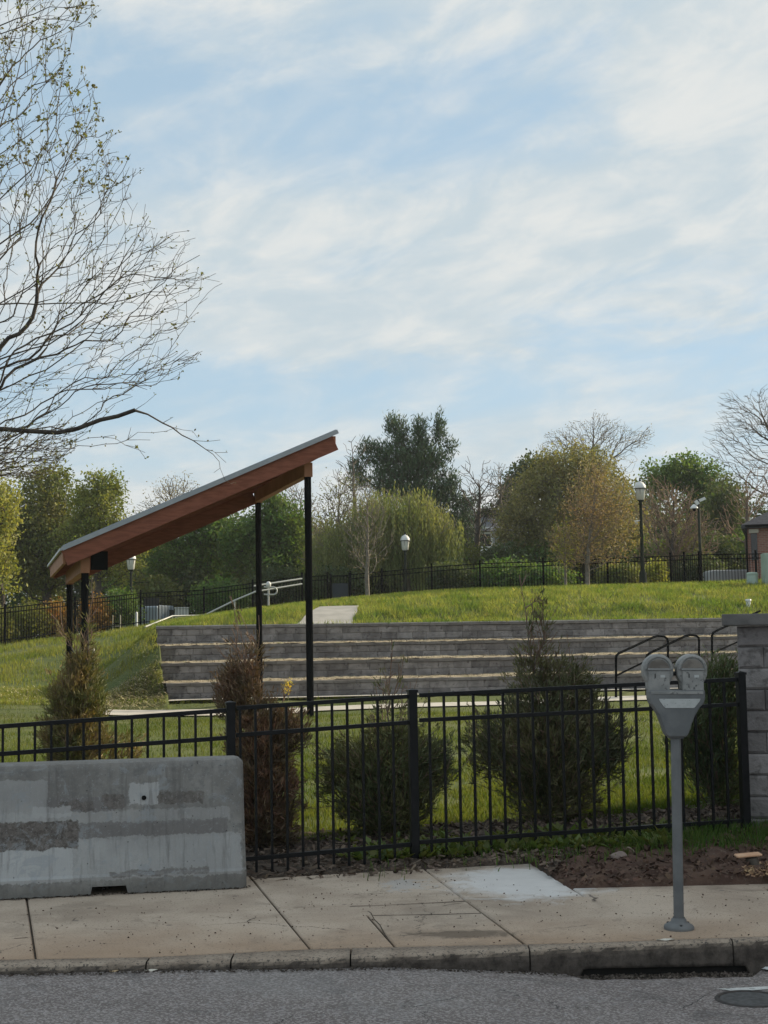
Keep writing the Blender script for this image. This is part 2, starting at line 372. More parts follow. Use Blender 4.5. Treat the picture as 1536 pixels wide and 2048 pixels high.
# kerb stones split at joints (column of the photo where each joint shows)
jx = [-30]+[atz(px, 1920, 0).x for px in (-140, 296, 462, 700, 1069, 1510, 1900)]+[30]
V = []; Fc = []; krn = random.Random(12)
for a, b_ in zip(jx[:-1], jx[1:]):
    xx = np.linspace(a+.004, b_-.004, max(8, int((b_-a)/.03))); base = len(V)
    for X in xx:
        y = kerb_y(X); wob = .0025*math.sin(X*23)+.002*math.sin(X*61)
        slot = .028*inlet(X); zb = float(kerb_z(X))-(.06 if slot < .02 else 0)+slot
        bk = float(np.interp(X, [p.x for p in KB], [p.y for p in KB]))-.004
        prof = [(bk, -.12), (bk, -.001), (y+.035, .0), (y+.016, -.004), (y+.006, -.013), (y+wob, -.03)]+[(y+wob-.006*f+krn.gauss(0, .0016), -.03+(zb+.03)*f) for f in (.2, .4, .6, .8, 1.)]+[(y+.12, zb)]
        V += [(X, p[0], p[1]) for p in prof]
    k = 12
    for i in range(len(xx)-1):
        for j in range(k-1): Fc.append((base+i*k+j, base+(i+1)*k+j, base+(i+1)*k+j+1, base+i*k+j+1))
    for e in (0, len(xx)-1):
        q = base+e*k; Fc += [(q, q+1, q+2, q+11), (q+2, q+3, q+4, q+11), (q+4, q+5, q+7, q+11), (q+7, q+9, q+10, q+11)]
kerb = npmesh('kerb', V, [f[::-1] for f in Fc], KM); tag(kerb, kind='structure')
mb = MB()
for a, b_ in zip(xs[:-1:4], xs[4::4]):   # dark joint filler and inlet throat behind the kerb
    y0, y1 = kerb_y(a)+.03, kerb_y(b_)+.03
    mb.add([(a, y0, -.012), (b_, y1, -.012), (b_, y1, -.3), (a, y0, -.3), (a, y0+.09, -.012), (b_, y1+.09, -.012), (b_, y1+.09, -.3), (a, y0+.09, -.3)],
           [(0, 1, 2, 3), (4, 5, 6, 7)])
kb = mb.build('kerb_bed', mat('damp dark joint filler', (.02, .018, .016), rough=1)); tag(kb, kind='structure')
# ---- pavement slabs (outlined in the photo's pixels, laid on z = 0)
def pavement_mat():
    m = mat('pavement concrete', (.3, .3, .3)); t = NT(m.node_tree)
    out = t.n('ShaderNodeOutputMaterial'); b = t.n('ShaderNodeBsdfPrincipled'); tc = t.n('ShaderNodeTexCoord'); v = tc.outputs['Object']
    n = t.noise(v, 1.6, 8, .6); c = t.mix(t.smooth(n, .36, .64), (.42, .335, .262), (.54, .445, .355))
    sp = t.n('ShaderNodeSeparateXYZ'); t.l(v, sp.inputs[0])
    # browner, dirtier wear towards the kerb
    wear = t.smooth(t.m('ADD', sp.outputs[1], t.m('MULTIPLY', t.noise(v, 2.2, 6), .8)), 8.2, 9.3, 1, 0)
    c = t.mix(t.m('MULTIPLY', wear, .7), c, t.mix(t.noise(v, 5, 6), (.33, .215, .135), (.44, .305, .205)))
    c = t.mix(t.smooth(t.noise(v, 75, 5, .7), .55, .68), c, (.15, .12, .095))
    c = t.mix(t.smooth(t.noise(v, 120, 4, .7), .60, .72), c, (.46, .40, .33))
    c = t.mix(t.m('MULTIPLY', t.smooth(t.noise(v, .9, 9, .68, .6), .50, .66), .5), c, (.23, .185, .145))
    c = t.mix(t.m('MULTIPLY', t.smooth(t.noise(v, 3.3, 9, .75, 1.2), .57, .63), .35), c, (.19, .155, .12))
    vg = t.n('ShaderNodeTexVoronoi'); vg.inputs['Scale'].default_value = 7; t.l(v, vg.inputs['Vector']); sg = t.n('ShaderNodeSeparateColor'); t.l(vg.outputs['Color'], sg.inputs[0])
    gum = t.m('MULTIPLY', t.smooth(vg.outputs['Distance'], .10, .16, 1, 0), t.m('GREATER_THAN', sg.outputs[0], .80)); c = t.mix(t.m('MULTIPLY', gum, .6), c, (.13, .11, .10))
    wv = t.vm('ADD', v, t.vm('SCALE', t.noise(v, 3, 6, .7), .35)); ve = t.n('ShaderNodeTexVoronoi', feature='DISTANCE_TO_EDGE'); ve.inputs['Scale'].default_value = .8; t.l(wv, ve.inputs['Vector'])
    c = t.mix(t.m('MULTIPLY', t.smooth(ve.outputs['Distance'], .001, .006, 1, 0), t.smooth(t.noise(v, 1.1, 3), .5, .56)), c, (.10, .08, .065))
    # white cement wash spilled beside the dirt patch
    q = atz(1045, 1757, 0)
    dv = t.vm('SUBTRACT', v, (q.x+.0, q.y-.12, 0)); dv = t.vm('MULTIPLY', dv, (1.0, .78, 0))
    ln = t.n('ShaderNodeVectorMath', operation='LENGTH'); t.l(dv, ln.inputs[0])
    dd = t.m('ADD', ln.outputs['Value'], t.m('MULTIPLY', t.m('SUBTRACT', t.noise(v, 5, 9, .68, 1.0), .5), .85))
    c = t.mix(t.smooth(dd, .30, .66, .9, 0), c, t.mix(t.noise(v, 8, 6), (.60, .585, .57), (.78, .765, .75)))
    q = atz(815, 1770, 0); dv = t.vm('SUBTRACT', v, (q.x, q.y, 0)); dv = t.vm('MULTIPLY', dv, (1.0, .8, 0))
    ln = t.n('ShaderNodeVectorMath', operation='LENGTH'); t.l(dv, ln.inputs[0])
    dd = t.m('ADD', ln.outputs['Value'], t.m('MULTIPLY', t.m('SUBTRACT', t.noise(v, 9, 7, .7, .8), .5), .9))
    c = t.mix(t.smooth(dd, .10, .2, .5, 0), c, (.46, .47, .48))
    # brown water stain on the patched slab
    q = atz(930, 1868, 0); dv = t.vm('SUBTRACT', v, (q.x, q.y, 0)); dv = t.vm('MULTIPLY', dv, (.7, 1.6, 0))
    ln = t.n('ShaderNodeVectorMath', operation='LENGTH'); t.l(dv, ln.inputs[0])
    dd = t.m('ADD', ln.outputs['Value'], t.m('MULTIPLY', t.m('SUBTRACT', t.noise(v, 6, 7, .7, .6), .5), .5))
    c = t.mix(t.smooth(dd, .12, .24, .75, 0), c, (.13, .10, .075))
    t.l(c, b.inputs['Base Color']); b.inputs['Roughness'].default_value = .92; b.inputs['Specular IOR Level'].default_value = .2
    bp = t.n('ShaderNodeBump'); bp.inputs['Distance'].default_value = .003; t.l(t.noise(v, 60, 8, .7), bp.inputs['Height']); t.l(bp.outputs[0], b.inputs['Normal'])
    t.l(b.outputs[0], out.inputs[0]); return m
PM = pavement_mat()
def kbk(px): return (px, float(np.interp(px, [p[0] for p in kback_px], [p[1] for p in kback_px])))
slabs = [
 [(-900, 1800), (-420, 1800), (-300, 1925), (-900, 1960)], [(-420, 1800), (45, 1740), kbk(72), kbk(0), kbk(-300)],
 [(45, 1740), (500, 1752), kbk(622), kbk(295), kbk(72)],
 [(500, 1752), (515, 1757), (849, 1738), (933, 1801.5), (768, 1810.5), (554, 1816)],
 [(554, 1816), (768, 1810.5), (933, 1801.5), (966, 1826), (735, 1830), (790, 1892), kbk(768), kbk(622)],
 [(735, 1830), (966, 1826), kbk(1050), (790, 1892)],
 [(849, 1738), (1063, 1726), (1143, 1776), (1171, 1793), (933, 1801.5)],
 [(1143, 1776), (1490, 1768), (1536, 1776), (1536, 1781), (1171, 1793)],
 [(933, 1801.5), (1171, 1793), (1536, 1781), (1700, 1777), kbk(1800), kbk(1536), kbk(1143), kbk(1053)],
 [(1490, 1768), (1700, 1763), (1700, 1777), (1536, 1781), (1536, 1776)],
 [(1700, 1763), (2300, 1750), (2300, 1845), kbk(1800), (1700, 1777)],
]
def inset(poly, d):
    n = len(poly); c = sum(poly, Vector())/n; out = []
    ar = sum(poly[i].x*poly[(i+1) % n].y-poly[(i+1) % n].x*poly[i].y for i in range(n)); sg = 1 if ar > 0 else -1
    for i in range(n):
        a, p, b = poly[i-1], poly[i], poly[(i+1) % n]
        e1 = (p-a).normalized(); e2 = (b-p).normalized()
        n1 = Vector((-e1.y, e1.x, 0))*sg; n2 = Vector((-e2.y, e2.x, 0))*sg
        bs = (n1+n2); L = bs.length; bs = bs/L if L > 1e-3 else n1
        out.append(p+bs*d/max(.5, bs.dot(n1)))
    return out
mb = MB(); random.seed(5)
for sl_ in slabs:
    P = [atz(px, py, 0) for px, py in sl_]; a = inset(P, .006); b_ = inset(P, .014); n = len(P)
    dz = random.uniform(-.002, .001)
    vs = [p+Vector((0, 0, -.09)) for p in a]+[p+Vector((0, 0, -.009+dz)) for p in a]+[p+Vector((0, 0, dz)) for p in b_]
    mb.add(vs, [(i, (i+1) % n, n+(i+1) % n, n+i) for i in range(n)]+[(n+i, n+(i+1) % n, 2*n+(i+1) % n, 2*n+i) for i in range(n)]+[tuple(range(2*n, 3*n))])
sw = mb.build('pavement', PM); tag(sw, kind='structure')
mb = MB(); kq = [(p.x, p.y+.01, -.0165) for p in KB]+[(30, KB[-1].y, -.0165), (30, 9, -.0165)]+[(p.x, 9.0, -.0165) for p in KB[::-1]]; mb.add(kq, [tuple(range(len(kq)))])
pb = [(-400, 1790), (500, 1752), (849, 1738), (1063, 1726), (1143, 1776), (1536, 1766), (2000, 1757)]
pts = [atz(*p, -.016) for p in pb]
mb.add([Vector((p.x, 8.95, -.0165)) for p in pts]+[p+Vector((0, -.01, 0)) for p in pts], [(i, i+1, i+1+len(pts), i+len(pts)) for i in range(len(pts)-1)])
jb = mb.build('pavement_bed', mat('joint dirt', (.045, .035, .028), (.09, .07, .05), rough=1, scale=20)); tag(jb, kind='structure')
# cracks: thin sunken-looking dirt lines lying in the surface
mb = MB()
for line in ([(736, 1822), (742, 1826), (748, 1838), (760, 1850), (768, 1866), (780, 1884)], [(28, 1877), (40, 1876), (55, 1875)], [(1095, 1899), (1110, 1897), (1125, 1901), (1150, 1898)],
             [(885, 1812), (905, 1808), (925, 1806)], [(700, 1812.5), (760, 1811), (830, 1807.5), (930, 1802.5)], [(746, 1831), (800, 1830), (870, 1829), (962, 1826.5)]):
    P = [atz(px, py, .0016) for px, py in line]
    vs = []; 
    for i, p in enumerate(P):
        w_ = .005*random.uniform(.5, 1.3); vs += [p+Vector((w_*.6, w_*1.5, 0)), p-Vector((w_*.6, w_*1.5, 0))]
    mb.add(vs, [(2*i, 2*i+1, 2*i+3, 2*i+2) for i in range(len(P)-1)])
# ---- painted line and sunken ring on the road
def road_pt(px, py):
    p = atz(px, py, -.12)
    for _ in range(4): p = atz(px, py, float(kerb_z(p.x))*(1-min(1, (kerb_y(p.x)+.02-p.y)/1.2))+(float(kerb_z(p.x))*.4-.06)*min(1, (kerb_y(p.x)+.02-p.y)/1.2))
    return p
crk = mb.build('pavement_crack', mat('joint dirt', (0, 0, 0))); tag(crk, kind='structure')
mb = MB(); P = [road_pt(*q)+Vector((0, 0, .004)) for q in ((1434, 1979), (1600, 1971), (1600, 1976), (1470, 1984))]
mb.add(P, [(0, 1, 2, 3)])
pl = mb.build('parking_bay_line', mat('worn white road paint', (.62, .62, .60), (.52, .52, .5), rough=.8, scale=12, c3=(.2, .2, .2), s3=40, lo3=.58, hi3=.66)); tag(pl, kind='structure')
c = road_pt(1500, 2000); 
rg = thing('valve_cover', (c.x, c.y, c.z), 'sunken round iron cover in the asphalt at the lower right corner', 'manhole cover')
mb = MB(); mb.lathe(c, [(.17, .004), (.165, .009), (.150, .010), (.145, .004)], 32); mb.build('rim', mat('rusty dark iron', (.03, .028, .027), (.06, .05, .045), rough=.7, scale=20), rg)
mb = MB(); mb.lathe(c, [(.144, .0045), (.001, .0055)], 32); mb.build('lid', mat('worn grey iron', (.08, .08, .08), (.04, .04, .04), rough=.6, scale=30), rg)

# ================================================================== SOIL, MULCH, LITTER BY THE FENCE
FA = Vector((-1.90, 10.25, 0)); FB = Vector((1.66, 11.15, 0)); FD = (FB-FA).normalized(); FN = Vector((-FD.y, FD.x, 0))
def fence_pt(px, py, off=0.):
    d = ray(px, py); o = Vector((0, 0, CAMZ)); t = ((FA+FN*off)-Vector((0, 0, 0))).dot(FN)/d.dot(FN)
    return o+d*t
EDGE = [Vector((-9, atz(0, 1790, 0).y, 0)), atz(0, 1784, 0), atz(500, 1753, 0), atz(849, 1738.5, 0), atz(1063, 1726.5, 0), atz(1143, 1776.5, 0), atz(1536, 1766.5, 0), atz(2300, 1751, 0)]
def soil(name, poly, mtl, amp, step=.035, lift=.0, kind='structure'):
    """uneven sheet over the ground inside a plan polygon"""
    P = np.array([(p.x, p.y) for p in poly]); x0, y0 = P.min(0); x1, y1 = P.max(0)
    gx = np.arange(x0, x1+step, step); gy = np.arange(y0, y1+step, step); X, Y = np.meshgrid(gx, gy)
    ins = np.zeros(X.shape, bool); n = len(P)
    for i in range(n):
        xa, ya = P[i]; xb, yb = P[(i+1) % n]
        c_ = ((ya > Y) != (yb > Y)); xi = (xb-xa)*(Y-ya)/((yb-ya) if abs(yb-ya) > 1e-9 else 1e-9)+xa
        ins ^= c_ & (X < xi)
    rr = np.random.default_rng(3); Z = hgt(X.ravel(), Y.ravel()).reshape(X.shape)+lift
    Z = np.where(Z < -.012+lift, -.012+lift, Z) if False else Z
    eg = np.interp(X, [p.x for p in EDGE], [p.y for p in EDGE])
    nz = rr.normal(0, 1, X.shape); nz2 = rr.normal(0, 1, (X.shape[0]//4+2, X.shape[1]//4+2)); nz2 = np.kron(nz2, np.ones((4, 4)))[:X.shape[0], :X.shape[1]]
    for _ in range(2): nz2 = (nz2+np.roll(nz2, 1, 0)+np.roll(nz2, 1, 1)+np.roll(nz2, -1, 0)+np.roll(nz2, -1, 1))/5
    Z = Z+amp*(nz*.35+nz2); bl = np.clip((Y-eg+.01)/.09, 0, 1); Z = np.where(Y < eg+.01, -.009, -.006+(np.maximum(Z, .0)+.006)*bl)
    idx = -np.ones(X.shape, int); idx[ins] = np.arange(ins.sum()); V = np.c_[X[ins], Y[ins], Z[ins]]
    f = []
    a, b_, c_, d_ = idx[:-1, :-1], idx[:-1, 1:], idx[1:, 1:], idx[1:, :-1]; ok = (a >= 0)&(b_ >= 0)&(c_ >= 0)&(d_ >= 0)
    o = npmesh(name, V, np.c_[a[ok], b_[ok], c_[ok], d_[ok]], mtl); tag(o, kind=kind); return o
mulchm = mat('bark mulch ground', (.045, .034, .027), (.095, .072, .055), rough=1, scale=9, c3=(.15, .115, .085), s3=38, lo3=.56, hi3=.66, bump=.02, bscale=30)
dirtm = mat('bare dirt', (.075, .043, .032), (.12, .075, .055), rough=1, scale=5, c3=(.16, .12, .09), s3=30, lo3=.6, hi3=.7, bump=.02, bscale=24)
L_ = FA-FD*4; 
bed = [L_-FN*.35, fence_pt(500, 1757)*1, ]
bedpoly = [L_-FN*.4, FA-FN*.4, atz(515, 1765, 0), atz(849, 1747, 0), atz(1063, 1733, 0), atz(1100, 1758, 0)]
fb = FB+FD*4
bedpoly += [FB+FN*.1, fb+FN*.1, fb+FN*1.35, FB+FN*1.5, FA+FN*1.9, L_+FN*2.0]
soil('mulch_bed', bedpoly, mulchm, .012, .03, .03)
dirtpoly = [atz(1055, 1727, 0), atz(1136, 1781, 0), atz(1536, 1772, 0), atz(2100, 1760, 0), Vector((6, 11.9, 0)), FB+FD*3+FN*.0, FB+FN*.0, Vector((.6, 10.85, 0))]
soil('dirt_verge', dirtpoly, dirtm, .018, .03, .022)
def chips(name, n, poly, size, m, lab, lift=.04, kind='stuff', flat=.5, asp=3.0, seed=1, zf=None):
    rr = np.random.default_rng(seed); P = np.array([(p.x, p.y) for p in poly]); x0, y0 = P.min(0); x1, y1 = P.max(0)
    X = rr.uniform(x0, x1, n*3); Y = rr.uniform(y0, y1, n*3); ins = np.zeros(n*3, bool); k = len(P)
    for i in range(k):
        xa, ya = P[i]; xb, yb = P[(i+1) % k]
        ins ^= ((ya > Y) != (yb > Y)) & (X < (xb-xa)*(Y-ya)/((yb-ya) if abs(yb-ya) > 1e-9 else 1e-9)+xa)
    X, Y = X[ins][:n], Y[ins][:n]; n = len(X); Z = (hgt(X, Y) if zf is None else np.full(n, zf))+lift*rr.uniform(.3, 1.2, n)
    a = rr.uniform(0, 6.28, n); s_ = size*rr.uniform(.4, 1.5, n); d = np.c_[np.cos(a), np.sin(a), rr.normal(0, flat, n)]; d /= np.linalg.norm(d, axis=1)[:, None]
    e = np.cross(d, rr.normal(0, 1, (n, 3))*[.5, .5, 1]); e /= np.linalg.norm(e, axis=1)[:, None]
    C_ = np.c_[X, Y, Z]; d *= s_[:, None]/2; e *= (s_/asp)[:, None]/2
    V = np.stack([C_-d-e, C_+d-e*.7, C_+d*.9+e, C_-d*.8+e], 1).reshape(-1, 3)
    o = npmesh(name, V, np.arange(4*n).reshape(-1, 4), m); tag(o, lab, None, None, kind); return o
chipm = mat('mulch chips', (.14, .105, .08), rough=1, isl=(1.1, .03))
chips('mulch', 16000, bedpoly, .05, chipm, None, .05, seed=2)
chips('dirt_crumbs', 5000, dirtpoly[:-1], .032, mat('dirt crumbs', (.10, .062, .045), rough=1, isl=(1.1, .03)), None, .045, seed=3, asp=1.6)
c = ground(1500, 1745, 8.5, 12)
wp = [c+Vector((.42*math.cos(a)+.32, .20*math.sin(a)-.12, 0)) for a in np.linspace(0, 6.2, 12)]
chips('wood_chips', 1100, wp, .024, mat('fresh wood chips', (.34, .22, .13), rough=.9, isl=(.6, .03)), None, .05, seed=4, asp=2.0)
pvp = [atz(*q, 0) for q in ((60, 1815), (515, 1775), (900, 1745), (1140, 1785), (1536, 1775), (1536, 1880), (768, 1900), (0, 1918))]
chips('pavement_grit', 900, pvp, .0085, mat('grit', (.10, .07, .05), rough=1, isl=(.9, .05)), None, .006, seed=5, asp=1.3, zf=.003, flat=.2)
# ---- blades of grass
def blades(name, X, Y, h, w, m, seed=0, zoff=0., lean=.35, hvar=.5):
    rr = np.random.default_rng(seed); n = len(X); Z = hgt(X, Y)+zoff; a = rr.uniform(0, 6.283, n)
    hh = h*(1-hvar+2*hvar*rr.random(n)); d = np.c_[np.cos(a), np.sin(a), np.zeros(n)]; b_ = rr.uniform(0, 6.283, n); ln = lean*hh*rr.random(n)
    C_ = np.c_[X, Y, Z]; tip = C_+np.c_[np.cos(b_)*ln, np.sin(b_)*ln, hh]; mid = C_+np.c_[np.cos(b_)*ln*.35, np.sin(b_)*ln*.35, hh*.55]
    ww = w*rr.uniform(.6, 1.3, n)[:, None]; V = np.stack([C_-d*ww/2, C_+d*ww/2, mid+d*ww*.35, tip, mid-d*ww*.35], 1).reshape(-1, 3)
    o = npmesh(name, V, np.arange(5*n).reshape(-1, 5), m); tag(o, kind='stuff'); return o
def clump(X, Y, seed, s=.6, thr=.0, pw=1.):
    """keep points by a lumpy density field"""
    rr = np.random.default_rng(seed); g = np.zeros(len(X))
    for k in range(7):
        a = rr.uniform(0, 6.28); f = s*rr.uniform(.6, 2.6)*(k+1)**.5; g += np.sin((X*math.cos(a)+Y*math.sin(a))*f+rr.uniform(0, 6.28))
    g = 1/(1+np.exp(-g*pw+thr)); return rr.random(len(X)) < g
def frustum_pts(n, y0, y1, seed, margin=1.12, p=1.6):
    rr = np.random.default_rng(seed); t = rr.random(n); a, b_ = y0**(1-p), y1**(1-p); Y = (a+(b_-a)*t)**(1/(1-p)) if p != 1 else y0*(y1/y0)**t
    X = rr.uniform(-.265*margin, .265*margin, n)*Y; return X, Y
# ================================================================== LAWN SHEET
us = np.unique(np.r_[np.linspace(-26, 32, 146), np.array(UL)+.02, np.array(UL)+.04, [-1500, -600, -150, -60, -38, 45, 70, 160, 600, 1500]])
vs_ = np.unique(np.r_[[9.0, 9.6], np.linspace(10, 36, 60), WV, np.array(WV)+.05, np.linspace(WV[3]+.2, 58, 50), np.linspace(60, 110, 30), [150, 260, 600, 1500]])
U_, V_ = np.meshgrid(us, vs_); XX, YY = xy(U_, V_); ZZ = hgt(XX.ravel(), YY.ravel())
for (arr) in (0,):
    near = (YY.ravel() < 12); ZZ = ZZ-np.where(near, .03, 0)
    pk = YY.ravel() < 10.4; ZZ = np.where(pk, np.minimum(ZZ, -.1), ZZ)
nu = len(us); Fc = [(j*nu+i, j*nu+i+1, (j+1)*nu+i+1, (j+1)*nu+i) for j in range(len(vs_)-1) for i in range(nu-1)]
lawn = npmesh('lawn', np.c_[XX.ravel(), YY.ravel(), ZZ], Fc, M['lawn'], smooth=True); tag(lawn, kind='structure')
def not_path(X, Y):
    # screen-free test: keep blades off paved strips (polygons given below in plan)
    k = np.ones(len(X), bool)
    for P in PATHS:
        ins = np.zeros(len(X), bool); n = len(P)
        for i in range(n):
            xa, ya = P[i]; xb, yb = P[(i+1) % n]
            ins ^= ((ya > Y) != (yb > Y)) & (X < (xb-xa)*(Y-ya)/((yb-ya) if abs(yb-ya) > 1e-9 else 1e-9)+xa)
        k &= ~ins
    return k
def G(px, py, y0=12, y1=70): p = ground(px, py, y0, y1); return (p.x, p.y)
upper_path = [xy(upx(588, WV[3]+.38), WV[3]+.38), xy(upx(704, WV[3]+.38), WV[3]+.38), G(706, 1240, 42, 60), G(713, 1230, 42, 60), G(719, 1214, 42, 62), G(640, 1216, 42, 62), G(612, 1232, 42, 62)]
# slab under and in front of the pavilion, and the strip along the first wall
low_path = [G(190, 1432, 20, 40), G(420, 1434, 20, 40), G(560, 1431, 20, 40), G(640, 1424, 20, 40), G(1000, 1412, 20, 40), G(1300, 1402, 20, 40), G(1330, 1393, 20, 40),
            G(1000, 1405, 20, 40), G(640, 1416, 20, 40), G(560, 1420, 20, 40), G(420, 1421, 20, 40), G(215, 1422, 20, 40)]
foot_path = [(xy(UL[0]-.1, WV[0]-.75)), (xy(30, WV[0]-.5)), (xy(30, WV[0]-.05)), (xy(UL[0]+.15, WV[0]-.05))]
PATHS = [upper_path, low_path, foot_path]
def path_obj(name, P, lift=.025, step=.35):
    P = np.array(P); x0, y0 = P.min(0); x1, y1 = P.max(0)
    bm = bmesh.new(); vs = [bm.verts.new((x, y, 0)) for x, y in P]; bm.faces.new(vs)
    for q in np.arange(x0, x1, step): bmesh.ops.bisect_plane(bm, geom=bm.faces[:]+bm.edges[:]+bm.verts[:], plane_co=(q, 0, 0), plane_no=(1, 0, 0))
    for q in np.arange(y0, y1, step): bmesh.ops.bisect_plane(bm, geom=bm.faces[:]+bm.edges[:]+bm.verts[:], plane_co=(0, q, 0), plane_no=(0, 1, 0))
    for v in bm.verts: v.co.z = gz(v.co.x, v.co.y)+lift
    bmesh.ops.recalc_face_normals(bm, faces=bm.faces); me = bpy.data.meshes.new(name); bm.to_mesh(me); bm.free()
    return tag(link(name, me, M['pathdark'] if name == 'upper_path' else M['concrete']), kind='structure')
M['pathdark'] = mat('worn grey path', (.27, .265, .25), (.34, .33, .31), rough=.9, scale=2); path_obj('upper_path', upper_path, .05, .3); path_obj('lower_path', low_path, .035, .5); path_obj('foot_path', foot_path, .035, .6)
# blades: front lawn, left hill, upper lawn, verge
X, Y = frustum_pts(230000, 11.9, 37.2, 11, p=1.9); u, v = uv(X, Y); off = (X-FA.x)*FN.x+(Y-FA.y)*FN.y
k = (off > 1.35+.25*np.sin(X*3)) & (v < WV[0]-.5) & clump(X, Y, 4, .8, -.8); k &= not_path(X, Y); X, Y = X[k], Y[k]
blades('front_lawn_grass', X, Y, .055, .009, M['bladef'], 12, lean=.7)
X, Y = frustum_pts(230000, 36, 60, 13, margin=1.12, p=1.2); u, v = uv(X, Y); ul = np.interp(v, WV, UL)
k = (u < ul-.03) & clump(X, Y, 8, 1.0, -.5) & not_path(X, Y) & (v < 52); X2, Y2 = X[k], Y[k]
blades('hillside_grass', X2, Y2, .10, .020, M['blade'], 14)
k = (u > ul) & (v > WV[3]+.3) & not_path(X, Y) & clump(X, Y, 21, 1.3, -1.1); X2, Y2 = X[k], Y[k]
X3, Y3 = frustum_pts(150000, 42, 60, 15, p=1.2); u, v = uv(X3, Y3); ul = np.interp(v, WV, UL)
k = (u > ul) & (v > WV[3]+.3) & not_path(X3, Y3) & clump(X3, Y3, 31, 1.6, .2, 1.6); X3, Y3 = X3[k], Y3[k]
blades('upper_lawn_grass', np.r_[X2, X3], np.r_[Y2, Y3], .14, .019, M['bladey'], 16, lean=.9)
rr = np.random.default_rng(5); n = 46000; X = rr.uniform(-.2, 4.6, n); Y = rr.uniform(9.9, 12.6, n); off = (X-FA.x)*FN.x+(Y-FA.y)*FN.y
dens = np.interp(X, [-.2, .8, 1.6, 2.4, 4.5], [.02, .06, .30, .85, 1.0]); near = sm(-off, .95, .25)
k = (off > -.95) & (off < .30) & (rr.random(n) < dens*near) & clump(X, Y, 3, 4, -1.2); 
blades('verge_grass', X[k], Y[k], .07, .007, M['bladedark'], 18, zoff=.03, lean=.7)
# broad-leaved weeds along the fence foot
def rosette(n, pts, s, m, name, seed):
    rr = np.random.default_rng(seed); V = []; Fc = []
    for (x, y) in pts:
        z = gz(x, y)+.03; k = rr.integers(6, 13)
        for i in range(k):
            a = rr.uniform(0, 6.28); L = s*rr.uniform(.5, 1.2); el = rr.uniform(.25, 1.2); w_ = L*.17
            d = np.array([math.cos(a)*math.cos(el), math.sin(a)*math.cos(el), math.sin(el)]); sd = np.array([-math.sin(a), math.cos(a), 0])
            o = np.array([x+rr.normal(0, .03), y+rr.normal(0, .03), z]); b = len(V)
            V += [o, o+d*L*.5+sd*w_, o+d*L+np.array([0, 0, -L*.2]), o+d*L*.5-sd*w_]; Fc.append((b, b+1, b+2, b+3))
    return tag(npmesh(name, V, Fc, m), kind='stuff')
rr = np.random.default_rng(9); pts = []
for _ in range(230):
    px = rr.uniform(700, 1330); y0 = np.interp(px, [700, 850, 1063, 1150, 1330], [1735, 1728, 1712, 1708, 1700]); p = ground(px, y0-abs(rr.normal(0, 16)), 9, 14); pts.append((p.x, p.y))
rosette(0, pts, .13, mat('weed leaves', (.13, .16, .05), rough=.6, isl=(.7, .08), trans=.3), 'weeds', 4)

